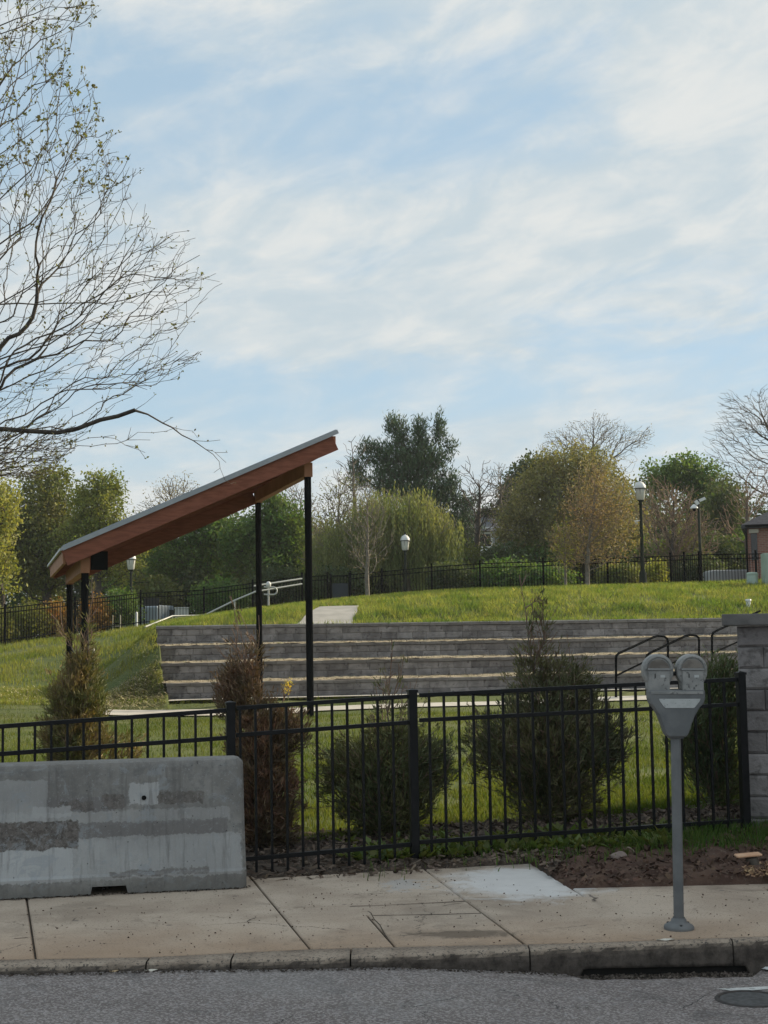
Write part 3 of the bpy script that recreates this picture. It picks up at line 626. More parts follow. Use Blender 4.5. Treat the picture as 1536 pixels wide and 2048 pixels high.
# ================================================================== RETAINING TERRACES
blockm = mat('split face block', (.17, .16, .158), (.27, .255, .25), rough=.95, scale=3.5, isl=(.55, .02), c3=(.11, .10, .10), s3=9, lo3=.55, hi3=.7, bump=.02, bscale=20, spec=.15)
capm = mat('wall cap block', (.15, .14, .135), (.21, .20, .19), rough=.95, scale=4, isl=(.3, .02), bump=.01, bscale=20)
strawm = mat('straw and dry grass', (.35, .30, .215), (.26, .225, .16), rough=1, scale=2.2, c3=(.18, .20, .07), s3=3.1, lo3=.60, hi3=.72)
wnames = ['lowest tier wall of the grey block terraces, at lawn level', 'second tier wall up of the grey block terraces', 'third tier wall up of the grey block terraces', 'top tier wall of the grey block terraces, under the upper lawn']
cu = Vector((math.cos(WA), math.sin(WA), 0)); cv = Vector((-math.sin(WA), math.cos(WA), 0))
rnd = random.Random(3)
for i in range(4):
    x0, y0 = xy(UL[i], WV[i]); w_ = thing('retaining_wall', (x0, y0, ZB[i]), wnames[i], 'retaining wall', 'terraced block walls')
    mb = MB(); zt = ZT[i]; zb = ZB[i]-.22; cap = .075; rows = 3; body0 = zt-cap; H = .19
    r = 0; z1 = body0
    while z1 > zb:
        z0 = z1-H; uu = UL[i]+(0 if r % 2 == 0 else -.0); first = True
        while uu < 30:
            Lb = rnd.choice((.42, .5, .58, .46)) if not first or r % 2 == 0 else .27; first = False
            c = cu*(uu+Lb/2)+cv*(WV[i]+.15+rnd.uniform(-.006, .008))+Vector((0, 0, (z0+z1)/2+.0))
            g = .002
            hx = cu*(Lb/2-g); hy = cv*.15; hz = Vector((0, 0, H/2-g))
            # split face: the front bulges
            vs = []; 
            for sz in (-1, 1):
                for sx in (-1, 1): vs.append(c+hx*sx-hy+hz*sz)
            ins = [c+hx*sx*.9-hy*(1+.10*rnd.uniform(.4, 1.2))+hz*sz*.8 for sz in (-1, 1) for sx in (-1, 1)]
            bk = [c+hx*sx+hy+hz*sz for sz in (-1, 1) for sx in (-1, 1)]
            a = vs+ins+bk
            mb.add(a, [(4, 5, 7, 6), (0, 1, 5, 4), (1, 3, 7, 5), (3, 2, 6, 7), (2, 0, 4, 6), (0, 8, 9, 1), (1, 9, 11, 3), (3, 11, 10, 2), (2, 10, 8, 0)])
            uu += Lb
        z1 = z0; r += 1
    mb.build('block_course', blockm, w_)
    mb = MB(); uu = UL[i]-.02
    while uu < 30:
        Lb = .61; c = cu*(uu+Lb/2)+cv*(WV[i]+.145+rnd.uniform(-.004, .004))+Vector((0, 0, zt-cap/2+.001+rnd.uniform(-.004, .004)))
        mb.frame(c, cu*(Lb/2-.004), cv*.185, Vector((0, 0, cap/2-.002))); uu += Lb
    mb.build('cap_course', capm, w_)
    # tread behind this wall
    if i < 3:
        nu_ = 260; uu = np.linspace(UL[i]-.1, 30, nu_); V = []; rr = np.random.default_rng(40+i)
        nzs = np.convolve(rr.normal(0, 1, nu_+30), np.ones(12)/12, 'same')[:nu_]*.035
        for j in range(7):
            f = j/6; v = WV[i]+.30+f*(WV[i+1]-WV[i]-.25)
            z = zt+.006*(j > 0)+(ZB[i+1]-zt)*sm(f, 0, 1)+.008
            x_, y_ = xy(uu, np.full(nu_, v)); V.append(np.c_[x_, y_, z+nzs*(.3+f)*.9+rr.normal(0, .008, nu_)])
        V = np.concatenate(V); Fc = [(j*nu_+q, j*nu_+q+1, (j+1)*nu_+q+1, (j+1)*nu_+q) for j in range(6) for q in range(nu_-1)]
        tag(npmesh('straw_mulch', V, Fc, strawm), kind='stuff')
        n = 5200; U3 = rr.uniform(UL[i]-.1, 26, n); V3 = WV[i]+.2+abs(rr.normal(0, .45, n)).clip(0, WV[i+1]-WV[i]-.25); x_, y_ = xy(U3, V3)
        fz = (V3-WV[i]-.3)/(WV[i+1]-WV[i]-.25); zb_ = zt+(ZB[i+1]-zt)*sm(fz, 0, 1)+.02
        a = rr.uniform(0, 6.28, n); L = rr.uniform(.03, .10, n); d = np.c_[np.cos(a)*L, np.sin(a)*L, rr.uniform(0, .05, n)]; C_ = np.c_[x_, y_, zb_]; s2 = np.c_[-np.sin(a), np.cos(a), np.zeros(n)]*.008
        tag(npmesh('dry_grass', np.stack([C_-s2, C_+s2, C_+d], 1).reshape(-1, 3), np.arange(3*n).reshape(-1, 3), mat('dry straw blades', (.34, .29, .20), rough=1, isl=(.6, .04))), kind='stuff')
    else:
        # thin pale edging strip where lawn meets the top cap
        mb = MB(); a = cu*(UL[3])+cv*(WV[3]+.36)+Vector((0, 0, zt+.004)); b_ = cu*30+cv*(WV[3]+.36)+Vector((0, 0, zt+.004))
        mb.bar(a, b_, .09, .05); e = mb.build('edging_strip', M['concrete']); tag(e, kind='structure')

# ================================================================== FRONT FENCE
fr = thing('metal_fence', FA, 'black metal picket fence with flat top rail running along the pavement edge', 'fence')
def fpost(px, ytop, ybot, w_=.062):
    a = fence_pt(px, ytop); b_ = fence_pt(px, ybot); a = Vector((b_.x, b_.y, a.z)); mb = MB()
    mb.frame((a+b_)/2-Vector((0, 0, .07)), FD*w_/2, FN*w_/2, Vector((0, 0, (a.z-b_.z)/2+.07))); o = mb.build('post', M['black'], fr, bevel=.003)
    mb = MB(); mb.frame(a+Vector((0, 0, .005)), FD*(w_/2+.005), FN*(w_/2+.005), Vector((0, 0, .009)))
    t = a+Vector((0, 0, .014)); q = [t+FD*i*w_*.5+FN*j*w_*.5 for i, j in ((-1, -1), (1, -1), (1, 1), (-1, 1))]+[t+Vector((0, 0, .010))]
    mb.add(q, [(0, 1, 4), (1, 2, 4), (2, 3, 4), (3, 0, 4)]); mb.build('post_cap', M['black'], o); return b_
fpost(463, 1408, 1745); fpost(830, 1383, 1713); fpost(1492, 1348, 1657)
secs = [((-420, 1483), (463, 1420), (-420, 1538), (463, 1475), (-420, 1790), (463, 1722), [-413+32.6*i for i in range(12)]+[x/2 for x in (7, 72, 137, 203, 268, 333, 398, 463, 528, 592, 657, 720, 785, 848)]),
        ((463, 1417), (830, 1392), (463, 1471), (830, 1444), (463, 1721), (830, 1688), [400+x/3.339 for x in (275, 378, 483, 587, 690, 792, 895, 997, 1100, 1202, 1303)]),
        ((830, 1391), (1492, 1358), (830, 1441), (1492, 1408), (830, 1685), (1492, 1641), [864+29.75*i for i in range(21)]),
        ((1492, 1360), (1900, 1338), (1492, 1410), (1900, 1388), (1492, 1642), (1900, 1610), [])]
for a1, b1, a2, b2, a3, b3, pk in secs[:3]:
    for k, (a, b_) in enumerate(((a1, b1), (a2, b2), (a3, b3))):
        mb = MB(); A_, B_ = fence_pt(*a), fence_pt(*b_); e = (B_-A_).normalized()*.033
        mb.bar(A_+e, B_-e, .026, .030, up=(0, 0, 1)); mb.build('rail', M['black'], fr, bevel=.002, seg=1)
    for px in pk:
        f = lambda a, b_: a[1]+(b_[1]-a[1])*(px-a[0])/(b_[0]-a[0])
        top = fence_pt(px, f(a1, b1)); bot = fence_pt(px, f(a3, b3)+46); top = Vector((bot.x, bot.y, top.z)); mb = MB()
        mb.frame((top+bot)/2, FD*.0088, FN*.0088, Vector((0, 0, (top.z-bot.z)/2-.002))); mb.build('picket', M['black'], fr)

# ================================================================== CONCRETE BARRIER
def barrier_mat():
    m = mat('barrier concrete', (.3, .3, .3)); t = NT(m.node_tree)
    out = t.n('ShaderNodeOutputMaterial'); b = t.n('ShaderNodeBsdfPrincipled'); tc = t.n('ShaderNodeTexCoord'); v = tc.outputs['Object']
    sp = t.n('ShaderNodeSeparateXYZ'); t.l(v, sp.inputs[0])
    wob = t.m('MULTIPLY', t.m('SUBTRACT', t.noise(v, 9, 7, .7), .5), .085); wob2 = t.m('MULTIPLY', t.m('SUBTRACT', t.noise(v, 30, 7, .7), .5), .05)
    def rect(x0, x1, z0, z1, soft=.004, k=1.):   # in metres back from the right end and up from the ground
        w1 = t.m('MULTIPLY', t.m('ADD', wob, wob2), k)
        xx = t.m('ADD', sp.outputs[0], t.m('MULTIPLY', w1, .8)); zz = t.m('ADD', sp.outputs[2], w1)
        a = t.m('MULTIPLY', t.smooth(xx, x0-soft, x0+soft), t.smooth(xx, x1-soft, x1+soft, 1, 0))
        return t.m('MULTIPLY', a, t.m('MULTIPLY', t.smooth(zz, z0-soft, z0+soft), t.smooth(zz, z1-soft, z1+soft, 1, 0)))
    n = t.noise(v, 2.5, 8, .6)
    c = t.mix(t.smooth(n, .35, .65), (.175, .168, .158), (.27, .263, .248))
    c = t.mix(t.m('MULTIPLY', t.smooth(t.noise(v, 13, 8, .75), .48, .62), .6), c, (.13, .13, .13))
    white = t.mix(t.noise(v, 5, 5), (.33, .332, .33), (.43, .432, .428))
    brown = t.mix(t.smooth(t.noise(v, 26, 8, .8), .38, .60), (.065, .055, .047), (.16, .142, .13))
    lb = t.mix(t.noise(v, 14, 7, .7), (.13, .122, .12), (.20, .19, .185))
    for r, colr, st in [((-3, -.03, .10, .36), white, .55), ((-3, -.1, .44, .53), white, .4), ((-.35-1.35, -.12, .36, .455), lb, .8), ((-1.38, -.86, .53, .62), lb, .95), ((-1.23, -1.0, .53, .60), brown, .7),
                        ((-3, -1.10, .30, .475), brown, .95), ((-.95, -.80, .545, .63), brown, .75), ((-.58, -.27, .56, .635), brown, .75), ((-3, -1.3, .48, .74), white, .5),
                        ((-3, -1.14, .10, .295), white, .95), ((-1.4, -1.15, .50, .57), white, .7), ((-.77, -.58, .56, .70), white, .9), ((-.9, -.25, .115, .15), brown, .65)]:
        c = t.mix(t.m('MULTIPLY', rect(*r), st), c, colr)
    sm_ = t.n('ShaderNodeMapping'); t.l(v, sm_.inputs[0]); sm_.inputs['Scale'].default_value = (11, 2, .9)
    c = t.mix(t.m('MULTIPLY', t.smooth(t.noise(sm_.outputs[0], 1.6, 8, .65), .53, .68), .5), c, (.11, .105, .10))
    c = t.mix(t.m('MULTIPLY', t.smooth(t.noise(v, 42, 8, .8), .56, .62), .45), c, (.36, .37, .38))
    c = t.mix(t.m('MULTIPLY', t.smooth(t.noise(v, 5.5, 9, .75, 1.), .55, .60), .5), c, (.27, .29, .305))
    # dark band of grime and the rougher foot
    c = t.mix(t.smooth(t.m('ADD', sp.outputs[2], wob), .02, .125, .55, 0), c, (.13, .125, .115))
    c = t.mix(t.m('MULTIPLY', t.smooth(t.m('ADD', sp.outputs[2], wob), .80, .85), .45), c, (.27, .255, .235))
    vo = t.n('ShaderNodeTexVoronoi'); vo.inputs['Scale'].default_value = 26; t.l(v, vo.inputs['Vector'])
    vs = t.n('ShaderNodeSeparateColor'); t.l(vo.outputs['Color'], vs.inputs[0])
    pit = t.m('MULTIPLY', t.smooth(vo.outputs['Distance'], .06, .13, 1, 0), t.m('GREATER_THAN', vs.outputs[0], .72))
    c = t.mix(t.m('MULTIPLY', pit, .8), c, (.05, .05, .05))
    t.l(c, b.inputs['Base Color']); b.inputs['Roughness'].default_value = .85; b.inputs['Specular IOR Level'].default_value = .3
    bp = t.n('ShaderNodeBump'); bp.inputs['Distance'].default_value = .005; t.l(t.m('SUBTRACT', t.noise(v, 28, 8, .7), t.m('MULTIPLY', pit, 1.)), bp.inputs['Height']); t.l(bp.outputs[0], b.inputs['Normal'])
    t.l(b.outputs[0], out.inputs[0]); return m
b0 = atz(494, 1777, 0); b1 = atz(0, 1801, 0); bd = (b0-b1).normalized(); bn = Vector((-bd.y, bd.x, 0)); BA = math.atan2(bd.y, bd.x)
# built in its own frame: x along (right end at 0), y back, z up
prof = [(0, .004), (0, .118), (.022, .135), (.10, .34), (.185, .80), (.20, .838), (.225, .850), (.375, .850), (.40, .838), (.415, .80), (.50, .34), (.578, .135), (.60, .118), (.60, .004)]
LB = 3.2; bm = bmesh.new(); secx = [0, -.02, -.05]+[-.05-(LB-.1)*i/150 for i in range(1, 150)]+[-(LB-.05), -(LB-.02), -LB]
slots = [(-1.03, -.78), (-2.45, -2.20)]
rings = []
rb = random.Random(2)
secx = sorted(set(secx+[a for s in slots for a in (s[0], s[0]+.02, s[1]-.02, s[1])]), reverse=True)
for x in secx:
    sh = .028 if x in (0, -LB) else (.008 if x in (-.02, -(LB-.02)) else 0)
    rg_ = []
    inslot = any(a+.01 <= x <= b_-.01 for a, b_ in slots)
    for j, (y, z) in enumerate(prof):
        yy = y+(sh if y < .3 else -sh); zz = z-(sh if z > .5 else 0)
        if j in (0, 13): zz = .058 if inslot else .004+abs(rb.gauss(0, .004))
        if j in (1, 2, 3, 4): yy += rb.gauss(0, .002)
        if j in (5, 6): zz += rb.gauss(0, .0018); yy += rb.gauss(0, .0015)
        rg_.append(bm.verts.new((x, yy, zz)))
    rings.append(rg_)
for a, b_ in zip(rings[:-1], rings[1:]):
    for j in range(len(prof)): k = (j+1) % len(prof); bm.faces.new((a[j], a[k], b_[k], b_[j]))
bm.faces.new(rings[0]); bm.faces.new(rings[-1][::-1]); bmesh.ops.recalc_face_normals(bm, faces=bm.faces)
me = bpy.data.meshes.new('concrete_barrier'); bm.to_mesh(me); bm.free(); me.materials.append(barrier_mat())
bo = bpy.data.objects.new('concrete_barrier', me); COL.objects.link(bo); bo.location = (b0.x, b0.y, 0); bo.rotation_euler = (0, 0, BA)
tag(bo, 'long patched grey concrete traffic barrier standing on the pavement in front of the fence', 'barrier')
ORG[bo.name] = Vector((0, 0, 0))
mb = MB(); mb.lathe((0, 0, 0), [(.013, .0), (.016, .004), (.006, .005), (.001, .005)], 14)
o = mb.build('lifting_hole', mat('black hole', (.004, .004, .004), rough=1), bo); o.rotation_euler = (R(80), 0, 0); o.location = (-.672, .145, .605)
# green tarp corner seen past the left end of the fence
p = at(8, 1512, 12.4); mb = MB(); rt = random.Random(4)
g0 = p; V = []
for j in range(7):
    for i in range(9): V.append((p.x-.75+i*.11, p.y+j*.09, max(gz(p.x-.75+i*.11, p.y+j*.09)+.03, .10+.10*math.cos((i-3)*.45)*math.cos((j-3)*.4)-.05+rt.gauss(0, .008)+(.06 if 4 < i < 7 else 0)-max(0, i-6)*.06)))
o = npmesh('green_tarp', V, [(j*9+i, j*9+i+1, (j+1)*9+i+1, (j+1)*9+i) for j in range(6) for i in range(8)], mat('green tarp', (.02, .17, .09), (.03, .22, .12), rough=.6), loc=(p.x, p.y, 0), smooth=True)
md = o.modifiers.new('thickness', 'SOLIDIFY'); md.thickness = .006
tag(o, 'crumpled green tarp lying on the ground behind the fence at the left edge', 'tarp')

# ================================================================== PARKING METER
mbase = atz(1358, 1858, 0)
pmt = thing('parking_meter', mbase, 'grey two-headed parking meter on a steel pole near the kerb', 'parking meter')
steel = mat('painted grey steel', (.115, .12, .122), (.165, .168, .168), rough=.55, scale=6, c3=(.15, .155, .155), s3=28, lo3=.62, hi3=.72, bump=.0008, bscale=90, spec=.4)
steell = mat('worn grey casting', (.21, .21, .202), (.30, .295, .28), rough=.6, scale=14, c3=(.10, .10, .10), s3=40, lo3=.58, hi3=.7, bump=.0008, bscale=120, spec=.4)
SC = mbase.y/F   # metres per photo pixel at the meter
def mz(py): return (1858-py)*SC*1.003
def mx(px): return (px-1354.5)*SC
o_ = mbase
mb = MB(); mb.lathe(o_, [(.083, 0), (.085, .012), (.080, .022), (.058, .034), (.045, .042), (.041, .056), (.0335, .060), (.0335, .066)], 32); mb.build('base_flange', steel, pmt)
mb = MB(); mb.lathe(o_, [(.0285, .05), (.0285, mz(1484))], 28); mb.build('pole', steel, pmt)
for a in range(3): q = a*2.1+.5; mb = MB(); mb.lathe(o_+Vector((.064*math.cos(q), .064*math.sin(q), .024)), [(.008, 0), (.008, .010), (.001, .012)], 6); mb.build('bolt', mat('bolt steel', (.05, .05, .05), rough=.5, metal=.6), pmt)
def slab_poly(pts, y0, y1, m, name, parent, bevel=.006, seg=3):
    mb = MB(); mb.prism([o_+Vector((mx(a), y0, mz(b_))) for a, b_ in pts], (0, y1-y0, 0)); return mb.build(name, m, parent, bevel=bevel, seg=seg)
h = [(1337, 1486), (1372, 1486), (1377, 1480), (1383, 1462), (1391, 1443), (1399, 1430), (1408, 1420), (1411, 1410), (1411, 1394), (1300, 1394), (1300, 1410), (1303, 1420), (1311, 1430), (1319, 1443), (1326, 1462), (1332, 1480)]
slab_poly(h, -.052, .052, steel, 'yoke_housing', pmt, .010)
slab_poly([(1340, 1489), (1369, 1489), (1370, 1484), (1339, 1484)], -.036, .036, steel, 'yoke_collar', pmt, .004)
slab_poly([(1304, 1402), (1407, 1402), (1407, 1396.5), (1304, 1396.5)], -.056, -.050, steell, 'yoke_lip', pmt, .002)
slab_poly([(1319, 1411), (1401, 1411), (1399, 1416), (1391, 1426), (1388, 1429), (1332, 1429), (1328, 1426), (1321, 1416)], -.0555, -.051, mat('pale instruction plate', (.40, .41, .40), (.47, .48, .47), rough=.5, scale=30, c3=(.22, .22, .22), s3=60), 'label_plate', pmt, .0008, 1)
def head(cx):
    cz = 1354; r = 30.5
    body = [(cx+r*math.cos(a), cz-r*math.sin(a)) for a in np.linspace(0, math.pi, 25)]
    body += [(cx-29.5, 1366), (cx-26, 1374), (cx-22.5, 1380), (cx-21.5, 1396), (cx+21.5, 1396), (cx+22.5, 1380), (cx+26, 1374), (cx+29.5, 1366)]
    hd = slab_poly(body, -.030, .062, steell, 'meter_head', pmt, .014, 4)
    # raised rim of the dome
    mb = MB(); mb.tube([o_+Vector((mx(cx+25.5*math.cos(a)), -.030, mz(cz-25.5*math.sin(a)))) for a in np.linspace(0, math.pi, 22)], .0075, 8); mb.build('dome_rim', steell, hd)
    win = [(cx+21*math.cos(a), cz-1-19.5*math.sin(a)) for a in np.linspace(0, math.pi, 20)]
    slab_poly(win, -.036, -.026, mat('fogged dome window', (.10, .085, .07), (.19, .165, .14), rough=.35, scale=22, spec=.6), 'window', hd, .002, 2)
    slab_poly([(cx-21, 1396), (cx+21, 1396), (cx+21, 1356), (cx-21, 1356)], -.043, -.028, steell, 'coin_plate', hd, .004, 2)
    slab_poly([(cx-22.5, 1355.5), (cx+22.5, 1355.5), (cx+22.5, 1351.5), (cx-22.5, 1351.5)], -.047, -.028, mat('rim edge', (.24, .24, .235), rough=.5), 'plate_lip', hd, .001, 1)
    mb = MB(); mb.frame(o_+Vector((mx(cx-8), -.0435, mz(1366))), (.003, 0, 0), (0, .001, 0), (0, 0, .011)); mb.build('coin_slot', mat('dark lock', (.05, .05, .05), rough=.4, metal=.5), hd)
    mb = MB(); mb.frame(o_+Vector((mx(cx+7), -.0435, mz(1367))), (.013, 0, 0), (0, .0008, 0), (0, 0, .007)); mb.build('small_plate', mat('pale instruction plate', (0, 0, 0)), hd)
    mb = MB(); c = o_+Vector((mx(cx+5), -.043, mz(1385))); mb.lathe((0, 0, 0), [(.0115, 0), (.0115, .004), (.008, .006), (.0001, .006)], 16)
    lk = mb.build('lock', mat('dark lock', (.05, .05, .05), rough=.4, metal=.5), hd); lk.rotation_euler = (math.pi/2, 0, 0); lk.location = c-o_
head(1321); head(1388)
mb = MB(); mb.tube([o_+Vector((mx(1349), .02, mz(1362))), o_+Vector((mx(1360), .02, mz(1362)))], .012, 10); mb.build('crosspiece', mat('dark crosspiece', (.03, .03, .03), rough=.6), pmt)

pmt.rotation_euler.y = R(.9)   # the pole leans a little, as in the photo
# ================================================================== BLOCK PIER AT THE RIGHT
pa = at(1488, 1662, 11.62); pw = .8; pz0 = pa.z-.15; ztop = at(1488, 1252, 11.62).z
pier = thing('block_pier', (pa.x, pa.y, pa.z), 'grey concrete block pier with an overhanging cap at the right end of the fence', 'pier')
def pier_mat():
    return mat('weathered pier block', (.19, .175, .17), (.25, .23, .225), rough=.95, scale=4, isl=(.5, .02), c3=(.12, .11, .105), s3=13, lo3=.52, hi3=.68, bump=.015, bscale=26)
PD_ = Vector((.966, -.26, 0)).normalized(); PN_ = Vector((.26, .966, 0)).normalized()
mb = MB(); zc = ztop; r = 0; rp = random.Random(8); ang = math.atan2(PD_.y, PD_.x)
while zc > pz0:
    H = .168; xs_ = [0, .4, .8] if r % 2 == 0 else [0, .2, .6, .8]
    for a, b_ in zip(xs_[:-1], xs_[1:]):
        j = rp.uniform(-.003, .003); c = pa+PD_*((a+b_)/2)+PN_*(.1+j)+Vector((0, 0, zc-H/2-pa.z)); L_ = (b_-a)/2-.0025
        vs = [c+PD_*sx*L_-PN_*.1+Vector((0, 0, sz*(H/2-.0025))) for sz in (-1, 1) for sx in (-1, 1)]
        ins = [c+PD_*sx*(L_-.02)-PN_*(.1+rp.uniform(.008, .02))+Vector((0, 0, sz*(H/2-.02))) for sz in (-1, 1) for sx in (-1, 1)]
        bk = [c+PD_*sx*L_+PN_*.1+Vector((0, 0, sz*(H/2-.0025))) for sz in (-1, 1) for sx in (-1, 1)]
        mb.add(vs+ins+bk, [(4, 5, 7, 6), (0, 1, 5, 4), (1, 3, 7, 5), (3, 2, 6, 7), (2, 0, 4, 6), (0, 8, 9, 1), (1, 9, 11, 3), (3, 11, 10, 2), (2, 10, 8, 0)])
        for q in range(1, 4):   # side and rear blocks
            mb.frame(c+PN_*(.2*q)-PN_*0, PD_*L_, PN_*.0985, Vector((0, 0, H/2-.0025)))
    zc -= H; r += 1
mb.build('block_shaft', pier_mat(), pier)
mb = MB(); mb.frame(pa+PD_*.4+PN_*.4+Vector((0, 0, (ztop+pz0)/2-pa.z)), PD_*.39, PN_*.39, Vector((0, 0, (ztop-pz0)/2-.01))); mb.build('mortar_core', mat('mortar', (.10, .095, .09), rough=1), pier)
mb = MB(); mb.frame(pa+PD_*.4+PN_*.4+Vector((0, 0, ztop+.05-pa.z)), PD_*.51, PN_*.51, Vector((0, 0, .046))); mb.build('cap_slab', mat('dark cap stone', (.12, .115, .11), (.17, .16, .155), rough=.9, scale=7, bump=.006, bscale=30), pier, bevel=.008)

# ================================================================== PAVILION
P0 = at(621, 1425, 30.5); P0.z = gz(P0.x, P0.y)+.02
pb_ = Vector((-1.55, 5.7, 0)).normalized(); pl_ = Vector((pb_.y*-1, pb_.x, 0)).normalized()   # back, left
PX = P0.x; PY = P0.y
xr = at(619, 1272, 30.5).x; P0.x = xr
def pv(l, b_, z): return Vector((P0.x, P0.y, 0))+pl_*l+pb_*b_+Vector((0, 0, z))
LS, WS = 4.62, 5.9
zr = lambda l: 5.75-.436*l            # roof top surface
pav = thing('picnic_pavilion', (P0.x, P0.y, P0.z), 'open timber pavilion with a single steeply sloping roof on four thin black posts', 'pavilion')
wood = mat('stained red brown timber', (.19, .068, .036), (.26, .10, .056), rough=.7, scale=2.2, stretch=(1.5, 1.5, 9), bump=.002, bscale=20, isl=(.3, .02))
wood2 = mat('lighter timber', (.26, .12, .065), (.33, .16, .09), rough=.7, scale=3)
roofm = mat('grey metal roofing', (.30, .33, .36), (.36, .39, .42), rough=.45, metal=.5, scale=2)
for l in (0, LS):
    for b_ in (0, WS):
        zt = zr(l)-.70; q = pv(l, b_, 0); g = gz(q.x, q.y)-.1; mb = MB()
        mb.tube([pv(l, b_, g), pv(l, b_, zt)], .075, 14); po = mb.build('post', M['blackfar'], pav)
        mb = MB(); mb.lathe(pv(l, b_, g+.1), [(.13, 0), (.13, .02), (.075, .021)], 12); mb.build('base_plate', M['blackfar'], po)
        mb = MB(); mb.frame(pv(l, b_, zt+.135), pl_*.09, pb_*.09, Vector((0, 0, .15))); mb.build('post_head', wood2, pav, bevel=.004)
LO, HI = LS+.42, -.54   # eave (low) and high end
fo, ba = -.30, WS+.30
sl = Vector((0, 0, 0))
def rafter(b_, th, dep, l0, l1, m, name, top=.075, par=pav):
    a, c = pv(l0, b_, zr(l0)-top-dep/2), pv(l1, b_, zr(l1)-top-dep/2); mb = MB(); mb.bar(a, c, th, dep); return mb.build(name, m, par, bevel=.004)
for b_ in (fo+.04, ba-.04): rafter(b_, .08, .33, LO, HI, wood, 'fascia_rafter')
for b_ in (1.3, 2.95, 4.6): rafter(b_, .10, .24, LO-.06, HI+.06, wood, 'rafter', .12)
for l in (0, LS):   # cross beams on the post heads
    a, c = pv(l, .09, zr(l)-.545), pv(l, WS-.09, zr(l)-.545); mb = MB(); mb.bar(a, c, .16, .30); mb.build('cross_beam', wood2, pav, bevel=.004)
for b_ in (.0, WS):   # inner beams parallel to the roof slope
    l0, l1 = LS-.1, .1; a, c = pv(l0, b_, zr(l0)-.54), pv(l1, b_, zr(l1)-.54)
    if b_ > 0: mb = MB(); mb.bar(a, c, .12, .32); mb.build('sloping_beam', wood, pav, bevel=.004)
# deck boards (underside) and end fascias
mb = MB(); nb = 34
for i in range(nb):
    l0 = HI+(LO-HI)*i/nb; l1 = HI+(LO-HI)*(i+1)/nb; lm = (l0+l1)/2; d = Vector(pv(l1, 0, zr(l1)))-pv(l0, 0, zr(l0)); L_ = d.length; d.normalize(); nn = d.cross(pb_).normalized()
    mb.frame(pv(lm, (fo+ba)/2, zr(lm)-.055), d*(L_/2-.003), pb_*((ba-fo)/2-.085), nn*.015)
mb.build('roof_deck', mat('deck boards', (.22, .10, .06), (.28, .14, .09), rough=.8, scale=3, isl=(.35, .03)), pav)
for l in (LO+.0, HI):
    mb = MB(); mb.bar(pv(l, fo+.085, zr(l)-.075-.15), pv(l, ba-.085, zr(l)-.075-.15), .06, .26); mb.build('end_fascia', wood2, pav, bevel=.004)
mb = MB(); a, c = pv(LO+.04, (fo+ba)/2, zr(LO+.04)-.02), pv(HI-.04, (fo+ba)/2, zr(HI-.04)-.02); d = (c-a); nn = d.cross(pb_).normalized()
mb.frame((a+c)/2, d/2, pb_*((ba-fo)/2+.05), nn*.022)
ns = 17
for i in range(ns):   # standing seams
    bb = fo+.02+(ba-fo-.04)*i/(ns-1); mb.bar(pv(LO+.03, bb, zr(LO+.03)+.015), pv(HI-.03, bb, zr(HI-.03)+.015), .02, .03)
rf = mb.build('metal_roof', roofm, pav)
for bb in (fo-.055, ba+.055):
    mb = MB(); mb.bar(pv(LO+.05, bb, zr(LO+.05)-.035), pv(HI-.05, bb, zr(HI-.05)-.035), .012, .085); mb.build('edge_flashing', roofm, rf)
mb = MB(); mb.bar(pv(LO+.07, fo-.05, zr(LO)-.07), pv(LO+.07, ba+.05, zr(LO)-.07), .05, .05); mb.build('eave_gutter', roofm, rf)
p1, p2 = at(186, 1111, 30.9), at(197, 1127, 30.9)
mb = MB(); mb.frame(pv(LS-.30, .22, zr(LS-.3)-.58), pl_*.17, pb_*.05, Vector((0, 0, .19))); mb.build('speaker_box', M['blackfar'], pav, bevel=.01)
# grey service pedestal by the left post
q = at(184, 1335, 33); q.z = gz(q.x, q.y)
sp_ = thing('service_pedestal', q, 'slim grey service pedestal standing beside the left pavilion post', 'pedestal'); zt = at(184, 1296, 33).z
mb = MB(); mb.frame(q+Vector((0, 0, (zt-q.z)/2)), (.055, 0, 0), (0, .05, 0), (0, 0, (zt-q.z)/2)); mb.build('stem', mat('galvanised grey', (.33, .34, .33), rough=.6), sp_, bevel=.01)
for k in range(3): mb = MB(); mb.frame(q+Vector((.08, .02, (zt-q.z)*(.35+.22*k))), (.04, 0, 0), (0, .04, 0), (0, 0, .06)); mb.build('outlet_box', mat('galvanised grey', (0, 0, 0)), sp_, bevel=.008)
